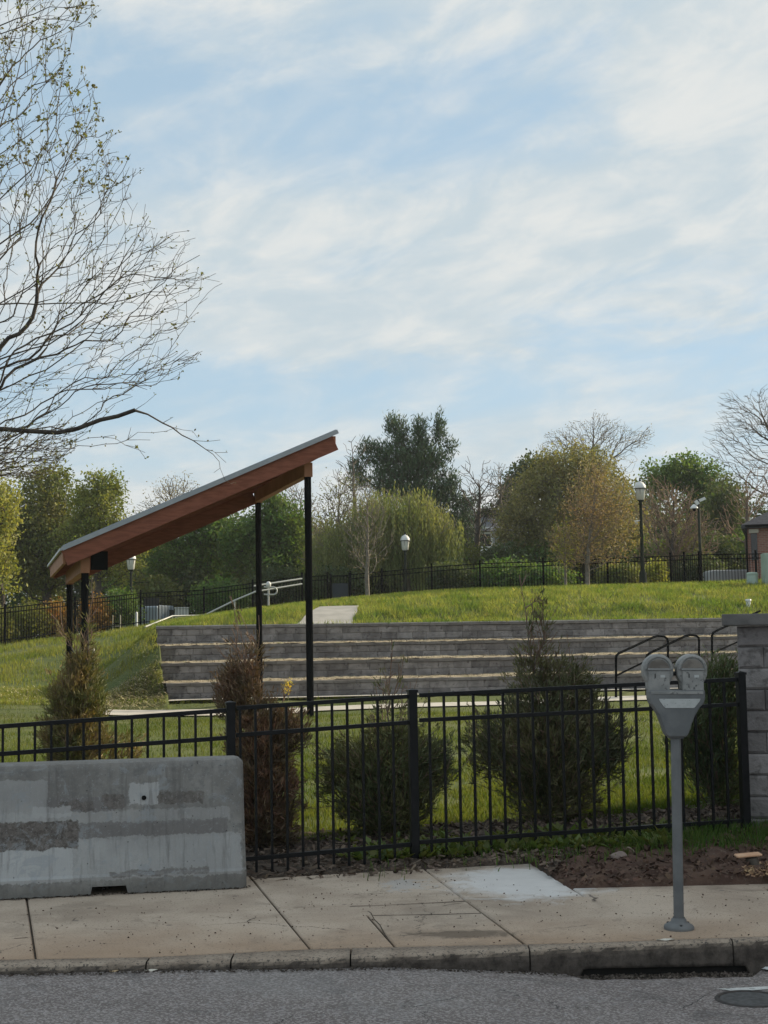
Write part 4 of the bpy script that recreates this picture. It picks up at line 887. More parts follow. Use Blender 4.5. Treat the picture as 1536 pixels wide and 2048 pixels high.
# ================================================================== FAR FENCES
def far_fence(name_label, pts, postpx, Hh, gate=None, loc=None, name='picket_fence', rails=(0.0, .18, .90)):
    """pts: (px, py_base, Y) of the fence foot; posts at the given photo columns"""
    base = []
    for px, py, Y in pts:
        p = at(px, py, Y); base.append((px, p))
    def foot(px):
        for (a, A), (b_, B) in zip(base[:-1], base[1:]):
            if px <= b_ or b_ == base[-1][0]:
                # where the ray column meets the segment in plan
                d = ray(px, 1240); den = d.x*(B.y-A.y)-d.y*(B.x-A.x); s = (A.y*d.x-A.x*d.y)/(-den) if den else 0
                return A+(B-A)*s
    P = [foot(px) for px in postpx]
    f = thing(name, P[0], name_label, 'fence', 'black picket fences round the park')
    for i, p in enumerate(P):
        mb = MB(); mb.box(p+Vector((0, 0, Hh/2+.0)), .07, .07, Hh+.26); mb.build('post', M['blackfar'], f)
    for a, b_ in zip(P[:-1], P[1:]):
        mb = MB(); L = (b_-a).length; n = max(2, int(L/.115)); d = (b_-a)/n; hd = Vector((d.x, d.y, 0)).normalized()*.009; hn = Vector((-hd.y, hd.x, 0))
        for k in range(1, n): q = a+d*k; mb.frame(q+Vector((0, 0, Hh/2+.03)), hd, hn, Vector((0, 0, Hh/2-.02)))
        mb.build('picket_panel', M['blackfar'], f)
        for r in (Hh-.01, Hh-.17, .16):
            mb = MB(); mb.bar(a+Vector((0, 0, r)), b_+Vector((0, 0, r)), .03, .035); mb.build('rail', M['blackfar'], f)
    return f, P
Y0 = 55.5
far_fence('black picket fence stepping down the left hillside behind the pavilion', [(-140, 1312, 50), (10, 1289, 50), (281, 1253, 55), (410, 1245, 56), (606, 1217, 56)], [-120, 10, 150, 281, 408, 506, 605], 1.26)
far_fence('dark railing panel between the handrail and the gate', [(605, 1217, 56), (662, 1213, 56.5)], [612, 656], 1.22)
far_fence('long black picket fence behind the upper lawn, right of the gate', [(700, 1212, 56.3), (865, 1197, 56), (962, 1190, 56), (1089, 1186, 56), (1218, 1180, 56), (1345, 1175, 56), (1402, 1174, 54.5)], [702, 765, 865, 962, 1089, 1218, 1345, 1372, 1402], 1.22)
far_fence('black picket fence beside the brick building at the right edge', [(1404, 1174, 54.5), (1700, 1168, 55.5)], [1406, 1516, 1640], 1.22)
# gate with solid lower panel
a, b_ = at(662, 1213, 56.4), at(700, 1212, 56.4); gt = thing('metal_gate', a, 'black metal gate with a solid dark lower panel at the end of the upper path', 'gate')
for q in (a, b_): mb = MB(); mb.box(q+Vector((0, 0, .60)), .09, .09, 1.35); mb.build('gate_post', M['blackfar'], gt)
mb = MB(); mb.bar(a+Vector((.06, 0, .48)), b_+Vector((-.06, 0, .48)), .03, .82); mb.build('solid_panel', mat('dark slate panel', (.040, .048, .058), rough=.7), gt)
mb = MB(); mb.bar(a+Vector((.05, 0, 1.18)), b_+Vector((-.05, 0, 1.18)), .05, .05); mb.build('top_rail', M['blackfar'], gt)
mb = MB()
for k in range(1, 6): q = a+(b_-a)*k/6; mb.box(q+Vector((0, 0, 1.03)), .018, .018, .28)
mb.build('bar_panel', M['blackfar'], gt)
# ================================================================== HANDRAILS
galv = mat('pale galvanised rail', (.42, .43, .41), rough=.5, metal=.3)
h1 = thing('handrail', at(345, 1250, 52), 'pale metal handrail rising from the terrace corner to the ramp', 'handrail')
T = lambda a, Y: at(a[0], a[1], Y)
mb = MB(); mb.tube([T((290, 1254), 49), T((345, 1232), 52), T((408, 1231), 52.5)], .032, 8); mb.tube([T((408, 1231), 52.5), T((469, 1201), 53), T((519, 1180), 53.4)], .032, 8); mb.build('rail', galv, h1)
for px, y0, y1, Y in ((345, 1232, 1252, 52), (405, 1231, 1249, 52.4), (469, 1201, 1240, 53), (519, 1182, 1236, 53.4)):
    mb = MB(); mb.tube([T((px, y0), Y), T((px, y1), Y)], .032, 8); mb.build('post', galv, h1)
h2 = thing('ramp_railing', at(540, 1230, 54), 'pale double railing with a looped end beside the ramp', 'railing')
for (ya, yb, r) in ((1172, 1157.5, .035), (1184, 1168, .035), (1231, 1212.5, .05)):
    mb = MB(); mb.tube([T((508, ya), 54), T((604, yb), 55.2)], r, 8); mb.build('rail', galv, h2)
mb = MB(); c = (546, 1182); mb.tube([T((528, 1174), 53.8)]+[T((c[0]+8*math.cos(q), c[1]-7.5*math.sin(q)), 53.8) for q in np.linspace(math.pi/2, -math.pi/2, 10)]+[T((528, 1189), 53.8)], .03, 8); mb.build('looped_end', galv, h2)
mb = MB(); mb.tube([T((537, 1180), 53.8), T((537, 1211), 53.8)], .035, 8); mb.build('post', galv, h2)
mb = MB()
for k in range(30): px = 510+k*3.2; mb.tube([T((px, 1184-(px-508)*.166), 54+.0125*(px-508)), T((px, 1230-(px-508)*.193), 54+.0125*(px-508))], .008, 4)
mb.build('infill_panel', M['blackfar'], h2)
mb = MB(); p = T((537, 1172), 53.8); mb.lathe(p, [(.02, -.1), (.09, 0), (.10, .08), (.05, .16), (.001, .17)], 12); o = mb.build('path_light', mat('pale light cap', (.6, .6, .58), rough=.4), loc=p); tag(o, 'small pale dome light beside the looped railing end', 'light')
# black stair rails by the pier
def stair(lab, pts, lows, feet):
    h = thing('stair_rail', at(feet[0][0], feet[0][1], feet[0][2]), lab, 'handrail', 'black stair rails on the terraces')
    mb = MB(); mb.tube([at(*p) for p in pts], .032, 8); mb.build('top_rail', M['blackfar'], h)
    mb = MB(); mb.tube([at(*p) for p in lows], .026, 8); mb.build('lower_rail', M['blackfar'], h)
    for px, y1, Y, y0 in feet: mb = MB(); mb.tube([at(px, y0, Y), at(px, y1, Y)], .032, 8); mb.build('post', M['blackfar'], h)
def arc(p, y, Yd, r=6): return p
stair('leftmost black stair rail climbing the terraces', [(1232, 1316, 36.9), (1233, 1311, 36.9), (1237, 1307, 37), (1308, 1274, 39.4), (1315, 1272, 39.6), (1328, 1273, 39.7), (1334, 1277, 39.7), (1336, 1284, 39.7)], [(1233, 1351, 36.9), (1309, 1314, 39.5), (1335, 1314, 39.7)], [(1232, 1396, 36.9, 1314), (1336, 1372, 39.7, 1282)])
stair('middle black stair rail, behind the meter heads', [(1293, 1316, 37.2), (1294, 1311, 37.2), (1298, 1307, 37.3), (1371, 1272, 40), (1379, 1270, 40.1), (1391, 1271, 40.2), (1397, 1275, 40.2), (1398, 1282, 40.2)], [(1294, 1350, 37.2), (1374, 1312, 40.1), (1398, 1312, 40.2)], [(1293, 1398, 37.2, 1314), (1398, 1366, 40.2, 1280)])
stair('rightmost black stair rail, running behind the block pier', [(1424, 1272, 40.0), (1426, 1266, 40.0), (1430, 1263, 40.1), (1456, 1251, 41), (1520, 1222, 43)], [(1425, 1306, 40), (1482, 1281, 42), (1520, 1262, 43)], [(1424, 1340, 40, 1270)])
# ================================================================== LAMPS, CAMERA POLE
glassm = mat('milky lamp glass', (.62, .62, .58), (.5, .5, .46), rough=.25, scale=4, spec=.5)
polem = mat('dark green lamp post paint', (.02, .026, .021), (.035, .04, .03), rough=.8, scale=2, spec=.1)
whitem = mat('white enamel', (.66, .67, .66), rough=.4)
def lamp(px, ytop, Y, lab, cam_=False):
    t = at(px, ytop, Y); g = gz(t.x, t.y); H = t.z-g; L = thing('street_lamp', (t.x, t.y, g), lab, 'street lamp', 'park lamps along the black fence'); o = Vector((t.x, t.y, g))
    mb = MB(); mb.lathe(o, [(.20, -.1), (.20, .12), (.16, .18), (.13, .55), (.10, .62), (.085, .70)], 16); mb.build('base', polem, L)
    mb = MB(); mb.lathe(o, [(.075, .68), (.06, H-1.1), (.055, H-.85), (.085, H-.80), (.055, H-.76), (.07, H-.70), (.13, H-.64)], 14); mb.build('pole', polem, L)
    mb = MB(); mb.lathe(o, [(.11, H-.64), (.15, H-.60), (.19, H-.25), (.185, H-.20)], 18); gl = mb.build('globe', glassm, L)
    for k in range(6): q = k*math.pi/3+.3; mb = MB(); mb.tube([o+Vector((.125*math.cos(q), .125*math.sin(q), H-.63)), o+Vector((.20*math.cos(q), .20*math.sin(q), H-.21))], .009, 4); mb.build('globe_rib', polem, gl)
    mb = MB(); mb.lathe(o, [(.22, H-.21), (.225, H-.17), (.20, H-.07), (.13, H+.03), (.05, H+.07), (.03, H+.09)], 18); cp_ = mb.build('cap', whitem, L)
    mb = MB(); mb.lathe(o, [(.228, H-.215), (.228, H-.185)], 18); mb.build('cap_ring', polem, cp_)
    mb = MB(); mb.lathe(o, [(.03, H+.08), (.05, H+.11), (.03, H+.15), (.04, H+.18), (.001, H+.24)], 10); mb.build('finial', polem, cp_)
    if cam_:
        mb = MB(); mb.lathe(o+Vector((-.20, -.05, H-1.50)), [(.001, -.10), (.06, -.07), (.075, 0), (.075, .08), (.001, .10)], 12); mb.tube([o+Vector((-.2, -.05, H-1.45)), o+Vector((0, 0, H-1.40))], .02, 6); mb.build('camera_dome', whitem, L)
        mb = MB(); mb.tube([o+Vector((.03, 0, H-1.15)), o+Vector((.06, 0, .5))], .018, 6); mb.build('conduit', polem, L)
lamp(1280, 967, 55.2, 'tall globe park lamp with a small white camera on its post', True)
lamp(810, 1073, 66, 'globe park lamp in front of the weeping willow')
lamp(262, 1110, 63, 'globe park lamp under the low end of the pavilion roof')
t = at(1397, 1000, 56.5); g = gz(t.x, t.y); cpole = thing('camera_pole', (t.x, t.y, g), 'slim dark pole carrying white security cameras near the brick building', 'pole')
mb = MB(); mb.lathe((t.x, t.y, g), [(.07, -.1), (.05, t.z-g), (.001, t.z-g+.03)], 12); mb.build('pole', polem, cpole)
mb = MB(); q = t+Vector((-.18, 0, -.33)); mb.lathe(q, [(.16, 0), (.15, .05), (.04, .16), (.001, .17)], 14); mb.build('camera_hood', whitem, cpole)
mb = MB(); mb.lathe(q, [(.001, -.12), (.06, -.09), (.075, -.0)], 12); mb.build('camera_dome', M['blackfar'], cpole)
mb = MB(); mb.frame(t+Vector((-.07, 0, -.10)), (.05, 0, .04), (0, .06, 0), (-.05, 0, .07)); mb.build('junction_box', whitem, cpole)
mb = MB(); mb.frame(t+Vector((.14, 0, .02)), (.12, 0, .05), (0, .05, 0), (-.03, 0, .05)); mb.build('bullet_camera', whitem, cpole)
# ================================================================== SMALL UTILITIES ON THE UPPER LAWN
q = ground(1505, 1172, 44, 62); zt = at(1505, 1144, q.y).z; u_ = thing('utility_drum', q, 'pale green rounded utility drum on the lawn before the fence', 'utility box')
gm = mat('pale green utility paint', (.30, .38, .32), (.34, .42, .36), rough=.5, scale=3); hh = zt-q.z
mb = MB(); mb.lathe(q, [(.20, -.05), (.20, hh*.80), (.19, hh*.82)], 24); mb.build('body', gm, u_)
mb = MB(); mb.lathe(q, [(.21, hh*.80), (.21, hh*.90), (.17, hh*.97), (.06, hh), (.001, hh)], 24); mb.build('lid', gm, u_)
q = ground(1537, 1172, 44, 62); zt = at(1536, 1107, q.y).z; u_ = thing('utility_cabinet', q, 'tall pale green utility cabinet cut by the right edge', 'utility box'); hh = zt-q.z
mb = MB(); mb.box(q+Vector((.15, 0, hh/2)), .66, .5, hh); mb.build('body', gm, u_, bevel=.015)
mb = MB(); mb.box(q+Vector((.15, -.262, hh*.52)), .56, .015, hh*.80); mb.build('door', gm, u_, bevel=.005)
mb = MB(); mb.lathe((0, 0, 0), [(.03, 0), (.03, .03), (.001, .03)], 10); o = mb.build('lock', M['blackfar'], u_); o.rotation_euler = (math.pi/2, 0, 0); o.location = (-.06, -.27, hh*.55)
q = ground(1497, 1213, 43, 60); u_ = thing('white_cleanout', q, 'small white pipe end standing in the long grass of the upper lawn', 'pipe')
mb = MB(); mb.lathe(q, [(.075, -.05), (.075, .20)], 14); mb.build('pipe', whitem, u_); mb = MB(); mb.lathe(q, [(.095, .17), (.095, .235), (.001, .24)], 14); mb.build('end_cap', whitem, u_)
# ================================================================== BRICK BUILDING, HOUSES, VEHICLES BEYOND THE FENCE
def brick_mat():
    m = mat('red brick wall', (.2, .1, .08)); t = NT(m.node_tree); out = t.n('ShaderNodeOutputMaterial'); b = t.n('ShaderNodeBsdfPrincipled'); tc = t.n('ShaderNodeTexCoord')
    sp = t.n('ShaderNodeSeparateXYZ'); t.l(tc.outputs['Object'], sp.inputs[0]); cb = t.n('ShaderNodeCombineXYZ'); t.l(t.m('ADD', sp.outputs[0], sp.outputs[1]), cb.inputs[0]); t.l(sp.outputs[2], cb.inputs[1])
    br = t.n('ShaderNodeTexBrick'); br.inputs['Scale'].default_value = 1; br.inputs['Brick Width'].default_value = .21; br.inputs['Row Height'].default_value = .075; br.inputs['Mortar Size'].default_value = .008
    br.inputs['Color1'].default_value = (.22, .085, .06, 1); br.inputs['Color2'].default_value = (.30, .13, .095, 1); br.inputs['Mortar'].default_value = (.28, .24, .21, 1); t.l(cb.outputs[0], br.inputs['Vector'])
    t.l(br.outputs[0], b.inputs['Base Color']); b.inputs['Roughness'].default_value = .9; t.l(b.outputs[0], out.inputs[0]); return m
e = at(1493, 1050, 62); g = gz(e.x, 62)-.2
bl = thing('brick_building', (e.x, e.y, g), 'small red brick building with a dark hipped roof at the right edge', 'building')
Wd, Dp, ez = 8., 6., e.z; bxc = Vector((e.x+Wd/2, e.y+Dp/2, 0))
mb = MB(); mb.box(bxc+Vector((0, 0, (g+ez)/2)), Wd, Dp, ez-g); mb.build('wall', brick_mat(), bl)
mb = MB(); ov = .22; c = [Vector((e.x-ov, e.y-ov, ez)), Vector((e.x+Wd+ov, e.y-ov, ez)), Vector((e.x+Wd+ov, e.y+Dp+ov, ez)), Vector((e.x-ov, e.y+Dp+ov, ez))]
rt1, rt2 = Vector((e.x+3.0, e.y+3, ez+1.75)), Vector((e.x+5., e.y+3, ez+1.75)); v0 = [p+Vector((0, 0, -.16)) for p in c]
mb.add(v0+c+[rt1, rt2], [(0, 1, 2, 3), (0, 1, 5, 4), (1, 2, 6, 5), (2, 3, 7, 6), (3, 0, 4, 7), (4, 5, 9, 8), (5, 6, 9), (6, 7, 8, 9), (7, 4, 8)]); rfo = mb.build('roof', mat('dark slate roof', (.045, .045, .055), (.07, .07, .08), rough=.8, scale=8), bl)
mb = MB(); mb.bar(Vector((e.x-.05, e.y-.28, ez-.06)), Vector((e.x+Wd+.1, e.y-.28, ez-.06)), .1, .1); mb.tube([Vector((e.x-.02, e.y-.05, ez-.1)), Vector((e.x-.02, e.y-.05, g))], .04, 8); mb.build('gutter', M['blackfar'], rfo)
for k, dx in enumerate((.46, 1.55, 3.0)):
    mb = MB(); mb.box(Vector((e.x+dx-.17, e.y-.02, ez-.95)), .26, .06, 1.15); w_ = mb.build('window', mat('dark window glass', (.02, .022, .026), rough=.2, spec=.6), bl)
    mb = MB(); mb.box(Vector((e.x+dx-.17, e.y-.03, ez-.27)), .40, .10, .16); mb.build('lintel', mat('pale stone', (.50, .46, .40), rough=.9), w_)
bl.rotation_euler = (0, 0, R(-15.5))
# brick building added beyond the pier, out of view, to shade the street
sh_ = thing('shade_building', (12.5, 13, 0), 'tall brick block added out of view right of the block pier to shade the street', 'building')
mb = MB(); mb.box((14, 12.2, 4.4), 13, 8.0, 9.2); mb.build('wall', brick_mat(), sh_)
mb = MB(); mb.box((14, 12.2, 9.1), 13.4, 8.4, .35); mb.build('cornice', mat('pale stone', (.5, .46, .4), rough=.9), sh_)
for k in range(4):
    for zz in (2.0, 5.8):
        mb = MB(); mb.box((8.9+k*3.1, 8.21, zz), 1.3, .08, 1.9); w_ = mb.build('window', mat('dark window glass', (.02, .022, .026), rough=.2, spec=.6), sh_)
        mb = MB(); mb.box((8.9+k*3.1, 8.17, zz-1.02), 1.5, .16, .12); mb.build('sill', mat('pale stone', (0, 0, 0)), w_)
# pale house between the trees
hg = at(985, 1130, 92); hz = 1.4; hs = mat('pale grey siding', (.34, .35, .37), (.40, .41, .43), rough=.8, scale=1, stretch=(1, 1, 12)); tr_ = mat('white trim', (.65, .66, .67), rough=.6)
ho = thing('house', (hg.x, 92, hz), 'pale grey house partly hidden behind the bare trees right of the pine', 'house')
xl, xr_ = at(915, 1100, 92).x, at(1085, 1100, 92).x; ze = at(985, 1062, 92).z
mb = MB(); mb.box(((xl+xr_)/2, 96, (hz+ze)/2), xr_-xl, 8, ze-hz); mb.build('wall', hs, ho)
mb = MB(); zr2 = ze+1.6; mb.add([(xl-.4, 91.6, ze), (xr_+.4, 91.6, ze), (xr_+.4, 100.4, ze), (xl-.4, 100.4, ze), (xl-.4, 96, zr2), (xr_+.4, 96, zr2)], [(0, 1, 5, 4), (2, 3, 4, 5), (0, 4, 3), (1, 2, 5), (0, 3, 2, 1)]); hr = mb.build('roof', mat('grey shingle', (.13, .13, .14), rough=.9), ho)
mb = MB(); mb.box((at(938, 1040, 94).x, 94.5, zr2-.1), .6, .6, 1.8); mb.build('chimney', hs, hr)
for zz in (ze-.12, at(985, 1100, 92).z): mb = MB(); mb.box(((xl+xr_)/2, 91.95, zz), xr_-xl+.2, .16, .16); mb.build('trim_board', tr_, ho)
for px in (935, 970, 1012, 1050):
    mb = MB(); c = at(px, 1075, 91.96); mb.box(c, .75, .07, 1.15); w_ = mb.build('window', mat('dark window glass', (0, 0, 0)), ho)
    mb = MB()
    for dx in (-.42, .42): mb.box(c+Vector((dx, -.03, 0)), .1, .1, 1.3)
    for dz in (-.62, .62): mb.box(c+Vector((0, -.035, dz)), .94, .1, .1)
    mb.build('frame', tr_, w_)
# vehicles: a simple car with cab, glass, wheels
def vehicle(name, lab, c, L, H, Wv, colr, rz, prof_, glass_, cat='car'):
    v = thing(name, c, lab, cat); ax = Vector((math.cos(rz), math.sin(rz), 0)); ay = Vector((-ax.y, ax.x, 0))
    mb = MB(); mb.prism([c+ax*(x*L/2)-ay*Wv/2+Vector((0, 0, z*H)) for x, z in prof_], ay*Wv); mb.build('body', colr, v, bevel=.05)
    mb = MB(); mb.prism([c+ax*(x*L/2)-ay*(Wv/2+.01)+Vector((0, 0, z*H)) for x, z in glass_], ay*(Wv+.02)); mb.build('side_windows', mat('dark window glass', (0, 0, 0)), v)
    for sx in (-.62, .62):
        for sy in (-1, 1):
            q = c+ax*(sx*L/2)+ay*(sy*(Wv/2-.06))+Vector((0, 0, .32)); mb = MB(); mb.tube([q-ay*.11, q+ay*.11], .32, 18); w_ = mb.build('wheel', mat('tyre', (.015, .015, .015), rough=.8), v)
            mb = MB(); mb.tube([q-ay*.12, q+ay*.12], .17, 12); mb.build('rim', galv, w_)
whitec = mat('white car paint', (.40, .41, .42), rough=.4, spec=.4); bluec = mat('pale blue paint', (.25, .29, .33), rough=.35)
carp = [(-1, .25), (-1, .55), (-.9, .62), (-.55, .66), (-.3, 1), (.45, 1), (.72, .66), (.98, .60), (1, .25)]; carg = [(-.48, .67), (-.27, .94), (.42, .94), (.63, .67)]
vanp = [(-1, .2), (-1, .95), (-.9, 1), (.45, 1), (.68, .62), (.97, .55), (1, .2)]; vang = [(.05, .60), (.05, .88), (.42, .88), (.58, .60)]
g = at(1470, 1176, 68); g.z = at(1470, 1171, 68).z-.75; vehicle('parked_van', 'white van parked behind the fence left of the brick building', Vector((g.x+.3, 68, g.z)), 3.6, 1.45, 1.7, whitec, R(4), vanp, vang, 'van')
g = at(303, 1250, 64.5); g.z = at(303, 1214, 64.5).z-1.5; vehicle('parked_truck', 'pale blue van parked behind the left fence beside the park lamp', g, 1.9*1.6, 1.55, 1.6, bluec, R(80), vanp, vang, 'van')
g = at(364, 1251, 64); g.z = at(364, 1252, 64).z; bx = thing('white_container', g, 'pale upright container with a lid behind the fence, right of the blue van', 'container')
mb = MB(); mb.box(g+Vector((0, 0, .38)), .55, .5, .76); mb.build('body', mat('pale grey plastic', (.50, .51, .48), rough=.6), bx, bevel=.03); mb = MB(); mb.box(g+Vector((0, 0, .79)), .60, .55, .06); mb.build('lid', mat('pale grey plastic', (0, 0, 0)), bx, bevel=.015)
g = at(273, 1255, 60); g.z = gz(g.x, 60)-.05; zt = at(273, 1224, 60).z; mb = MB(); mb.lathe(g, [(.06, 0), (.06, zt-g.z-.05), (.04, zt-g.z), (.001, zt-g.z+.01)], 12); o = mb.build('bollard', whitem, loc=g); tag(o, 'white bollard beside the left park lamp', 'bollard')
# dark sign board on two legs behind the left fence
g = at(303, 1250, 61.5); sg = thing('notice_board', g, 'dark notice board on posts behind the left fence', 'sign'); zt, zb = at(303, 1196, 61.5).z, at(303, 1212, 61.5).z
mb = MB(); mb.box((g.x, 61.5, (zt+zb)/2), .66, .05, zt-zb); mb.build('board', mat('dark board', (.02, .022, .024), rough=.5), sg)
for dx in (-.3, .3): mb = MB(); mb.tube([(g.x+dx, 61.53, zt), (g.x+dx, 61.53, g.z-.4)], .025, 8); mb.build('leg', M['blackfar'], sg)
g = at(233, 1254, 60); g.z = gz(g.x, 60); bn_ = thing('park_bench', g, 'pale framed bench end seen through the left fence', 'bench')
mb = MB(); zt = at(233, 1230, 60).z
for dx in (-.16, .16): mb.box((g.x+dx, 60, (g.z+zt)/2), .035, .035, zt-g.z)
mb.box((g.x, 60, at(233, 1252, 60).z), .30, .04, .04); mb.build('frame', mat('pale bench frame', (.45, .42, .32), rough=.7), bn_)
mb = MB(); mb.box((g.x, 60.2, at(233, 1247, 60).z), .30, .4, .05); mb.build('seat', M['blackfar'], bn_)
# overhead wires
for i, (ya, yb, Y) in enumerate(((1050, 1049, 82), (1056, 1053, 82.6), (1131, 1128, 74), (1154, 1150, 74.5))):
    a, b_ = at(-200, ya+8, Y), at(1100, yb-8, Y); n = 30; mb = MB()
    mb.tube([a+(b_-a)*k/n+Vector((0, 0, -.9*(1-(2*k/n-1)**2))) for k in range(n+1)], .014 if i < 2 else .02, 5); o = mb.build('utility_wire', M['blackfar'] if i > 1 else mat('grey wire', (.2, .2, .2)))
    tag(o, ['uppermost', 'second', 'third', 'lowest'][i]+' overhead wire strung before the green trees under the pavilion roof', 'wire', 'overhead wires')
# dry thatch patches on the left hill and along the foot of the slope
def straw_patch(px, py, sx, sy, n, seed):
    rr = np.random.default_rng(seed); c = ground(px, py, 30, 60); X = c.x+rr.normal(0, sx, n); Y = c.y+rr.normal(0, sy, n); u, v = uv(X, Y); k = (u < np.interp(v, WV, UL)-.03) & not_path(X, Y); X, Y = X[k], Y[k]
    n = len(X); a = rr.uniform(0, 6.28, n); L = rr.uniform(.08, .24, n); Z = hgt(X, Y)+rr.uniform(.02, .10, n); d = np.c_[np.cos(a)*L, np.sin(a)*L, rr.normal(0, .03, n)]; s2 = np.c_[-np.sin(a), np.cos(a), np.zeros(n)]*.012; C_ = np.c_[X, Y, Z]
    tag(npmesh('dead_thatch', np.stack([C_-s2, C_+s2, C_+d], 1).reshape(-1, 3), np.arange(3*n).reshape(-1, 3), mat('dead thatch', (.46, .40, .23), (.30, .28, .14), rough=1, scale=1, isl=(.7, .04))), kind='stuff')
straw_patch(258, 1384, .6, .8, 3200, 1); straw_patch(300, 1395, 1.1, 1.0, 1800, 2); straw_patch(60, 1392, 2.2, 1.1, 2400, 3); straw_patch(330, 1402, 1.6, .8, 1500, 4)
P = [Vector((x_, kerb_y(x_)-.17, 0)) for x_ in np.linspace(INX[0], INX[1], 12)]+[Vector((x_, kerb_y(x_)+.03, 0)) for x_ in np.linspace(INX[1], INX[0], 12)]
o = chips('gutter_rubble', 2600, P, .018, mat('rubble chips', (.12, .098, .082), rough=1, isl=(1.2, .03)), None, 0, seed=9, asp=1.3, zf=0)
for v in o.data.vertices: v.co.z += float(kerb_z(v.co.x))-.016

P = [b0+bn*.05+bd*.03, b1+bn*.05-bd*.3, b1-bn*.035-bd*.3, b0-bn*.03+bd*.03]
chips('barrier_contact_shade', 900, P, .012, mat('dark grit and contact shade', (.075, .06, .048), rough=1, isl=(.8, .04)), None, .008, seed=19, asp=1.4, zf=.003, flat=.3)  # dark chips laid as a painted contact shadow along the barrier foot
P = [Vector((x_, kerb_y(x_)-.07, 0)) for x_ in np.linspace(-2.2, INX[0], 14)]+[Vector((x_, kerb_y(x_)+.0, 0)) for x_ in np.linspace(INX[0], -2.2, 14)]
o = chips('kerb_grit', 1500, P, .012, mat('dark grit and contact shade', (0, 0, 0)), None, 0, seed=29, asp=1.6, zf=0, flat=.2)
for v in o.data.vertices: v.co.z += float(kerb_z(v.co.x))+.004
# ================================================================== TREES
def grow(nodes, parents, targets, seg, rr, wpath=.35, droop=0., jit=.12, up=.25, maxr=1e9):
    """attach each target to the nearest branch node (nearest in length along the wood too)"""
    N = [np.array(n, float) for n in nodes]; Pn = list(parents); K = len(N)
    cap = K+len(targets)*14+10; A = np.zeros((cap, 3)); L = np.zeros(cap); D = np.zeros((cap, 3)); A[:K] = N
    for i in range(K):
        if Pn[i] >= 0: v = A[i]-A[Pn[i]]; d = np.linalg.norm(v); L[i] = L[Pn[i]]+d; D[i] = v/max(d, 1e-6)
    par = np.full(cap, -1); par[:K] = Pn; tips = []
    for T in targets:
        v = T-A[:K]; d = np.linalg.norm(v, axis=1); cost = d+wpath*L[:K]-.25*(v*D[:K]).sum(1)+.6*np.maximum(0, -v[:, 2])*(1-droop)
        j = int(np.argmin(cost)); dist = d[j]
        if dist < seg*.3: continue
        n = max(1, min(12, int(dist/seg+.5))); p0 = A[j].copy(); d0 = D[j]+np.array([0, 0, up]); d0 /= max(np.linalg.norm(d0), 1e-6)
        c1 = p0+d0*dist*.36; c2 = T-np.array([0, 0, up*.5*dist])*.5-(T-p0)*.25; last = j
        for k in range(1, n+1):
            t = k/n; q = (1-t)**3*p0+3*(1-t)**2*t*c1+3*(1-t)*t*t*c2+t**3*T
            if k < n: q = q+rr.normal(0, jit*seg, 3)
            w = q-A[last]; dl = np.linalg.norm(w); A[K] = q; par[K] = last; L[K] = L[last]+dl; D[K] = w/max(dl, 1e-6); last = K; K += 1
        tips.append(last)
    return A[:K], par[:K], L[:K], D[:K], np.array(tips)
def radii(par, r0, rt, pw=2.3):
    n = len(par); s = np.zeros(n); ch = np.zeros(n, int)
    for i in range(n-1, 0, -1):
        if par[i] >= 0: ch[par[i]] += 1
    s = np.zeros(n)
    for i in range(n-1, -1, -1):
        if s[i] == 0: s[i] = rt**pw
        if par[i] >= 0: s[par[i]] += s[i]*(1 if ch[par[i]] > 1 else 1.0)
    r = s**(1/pw); f = np.clip(r/r.max(), 0, 1); 
    u = np.log(r/rt)/max(math.log(r.max()/rt), 1e-6); return rt*(r0/rt)**(np.clip(u, 0, 1)**1.45)
def wood_mesh(A, par, r, sel, k):
    i = np.nonzero(sel & (par >= 0))[0]; p = par[i]; a, b = A[p], A[i]; d = b-a; l = np.linalg.norm(d, axis=1)[:, None]; d = d/np.maximum(l, 1e-6)
    ref = np.where(np.abs(d[:, 2:3]) < .95, np.array([[0, 0, 1.]]), np.array([[1., 0, 0]])); x = np.cross(d, ref); x /= np.linalg.norm(x, axis=1)[:, None]; y = np.cross(d, x)
    ra = np.minimum(r[p], r[i]*1.6)[:, None]; rb = r[i][:, None]; V = []
    b = b+d*rb*.4
    for e, rad in ((a, ra), (b, rb)):
        for q in range(k): th = 2*math.pi*q/k; V.append(e+(x*math.cos(th)+y*math.sin(th))*rad)
    V = np.stack(V, 1); m = len(i); base = (np.arange(m)*2*k)[:, None]
    Fc = np.concatenate([base+np.array([[q, (q+1) % k, k+(q+1) % k, k+q]]) for q in range(k)])
    return V.reshape(-1, 3), Fc
def blob_targets(blobs, n, Y, rr, hollow=.45, squash=1.0):
    """blobs: (px, py, rx, ry, weight[, dY]) in photo pixels at depth Y -> points in 3D ellipsoids"""
    w = np.array([b[4]*b[2]*b[3] for b in blobs]); w = w/w.sum(); out = []
    for b, k in zip(blobs, rr.multinomial(n, w)):
        Yb = Y+(b[5] if len(b) > 5 else 0); c = np.array(at(b[0], b[1], Yb)); s = Yb/F
        u = rr.normal(0, 1, (k, 3)); u /= np.linalg.norm(u, axis=1)[:, None]; r = rr.random(k)**(hollow)
        out.append(c+u*r[:, None]*np.array([b[2]*s, b[2]*s*squash, b[3]*s]))
    T = np.concatenate(out); return T
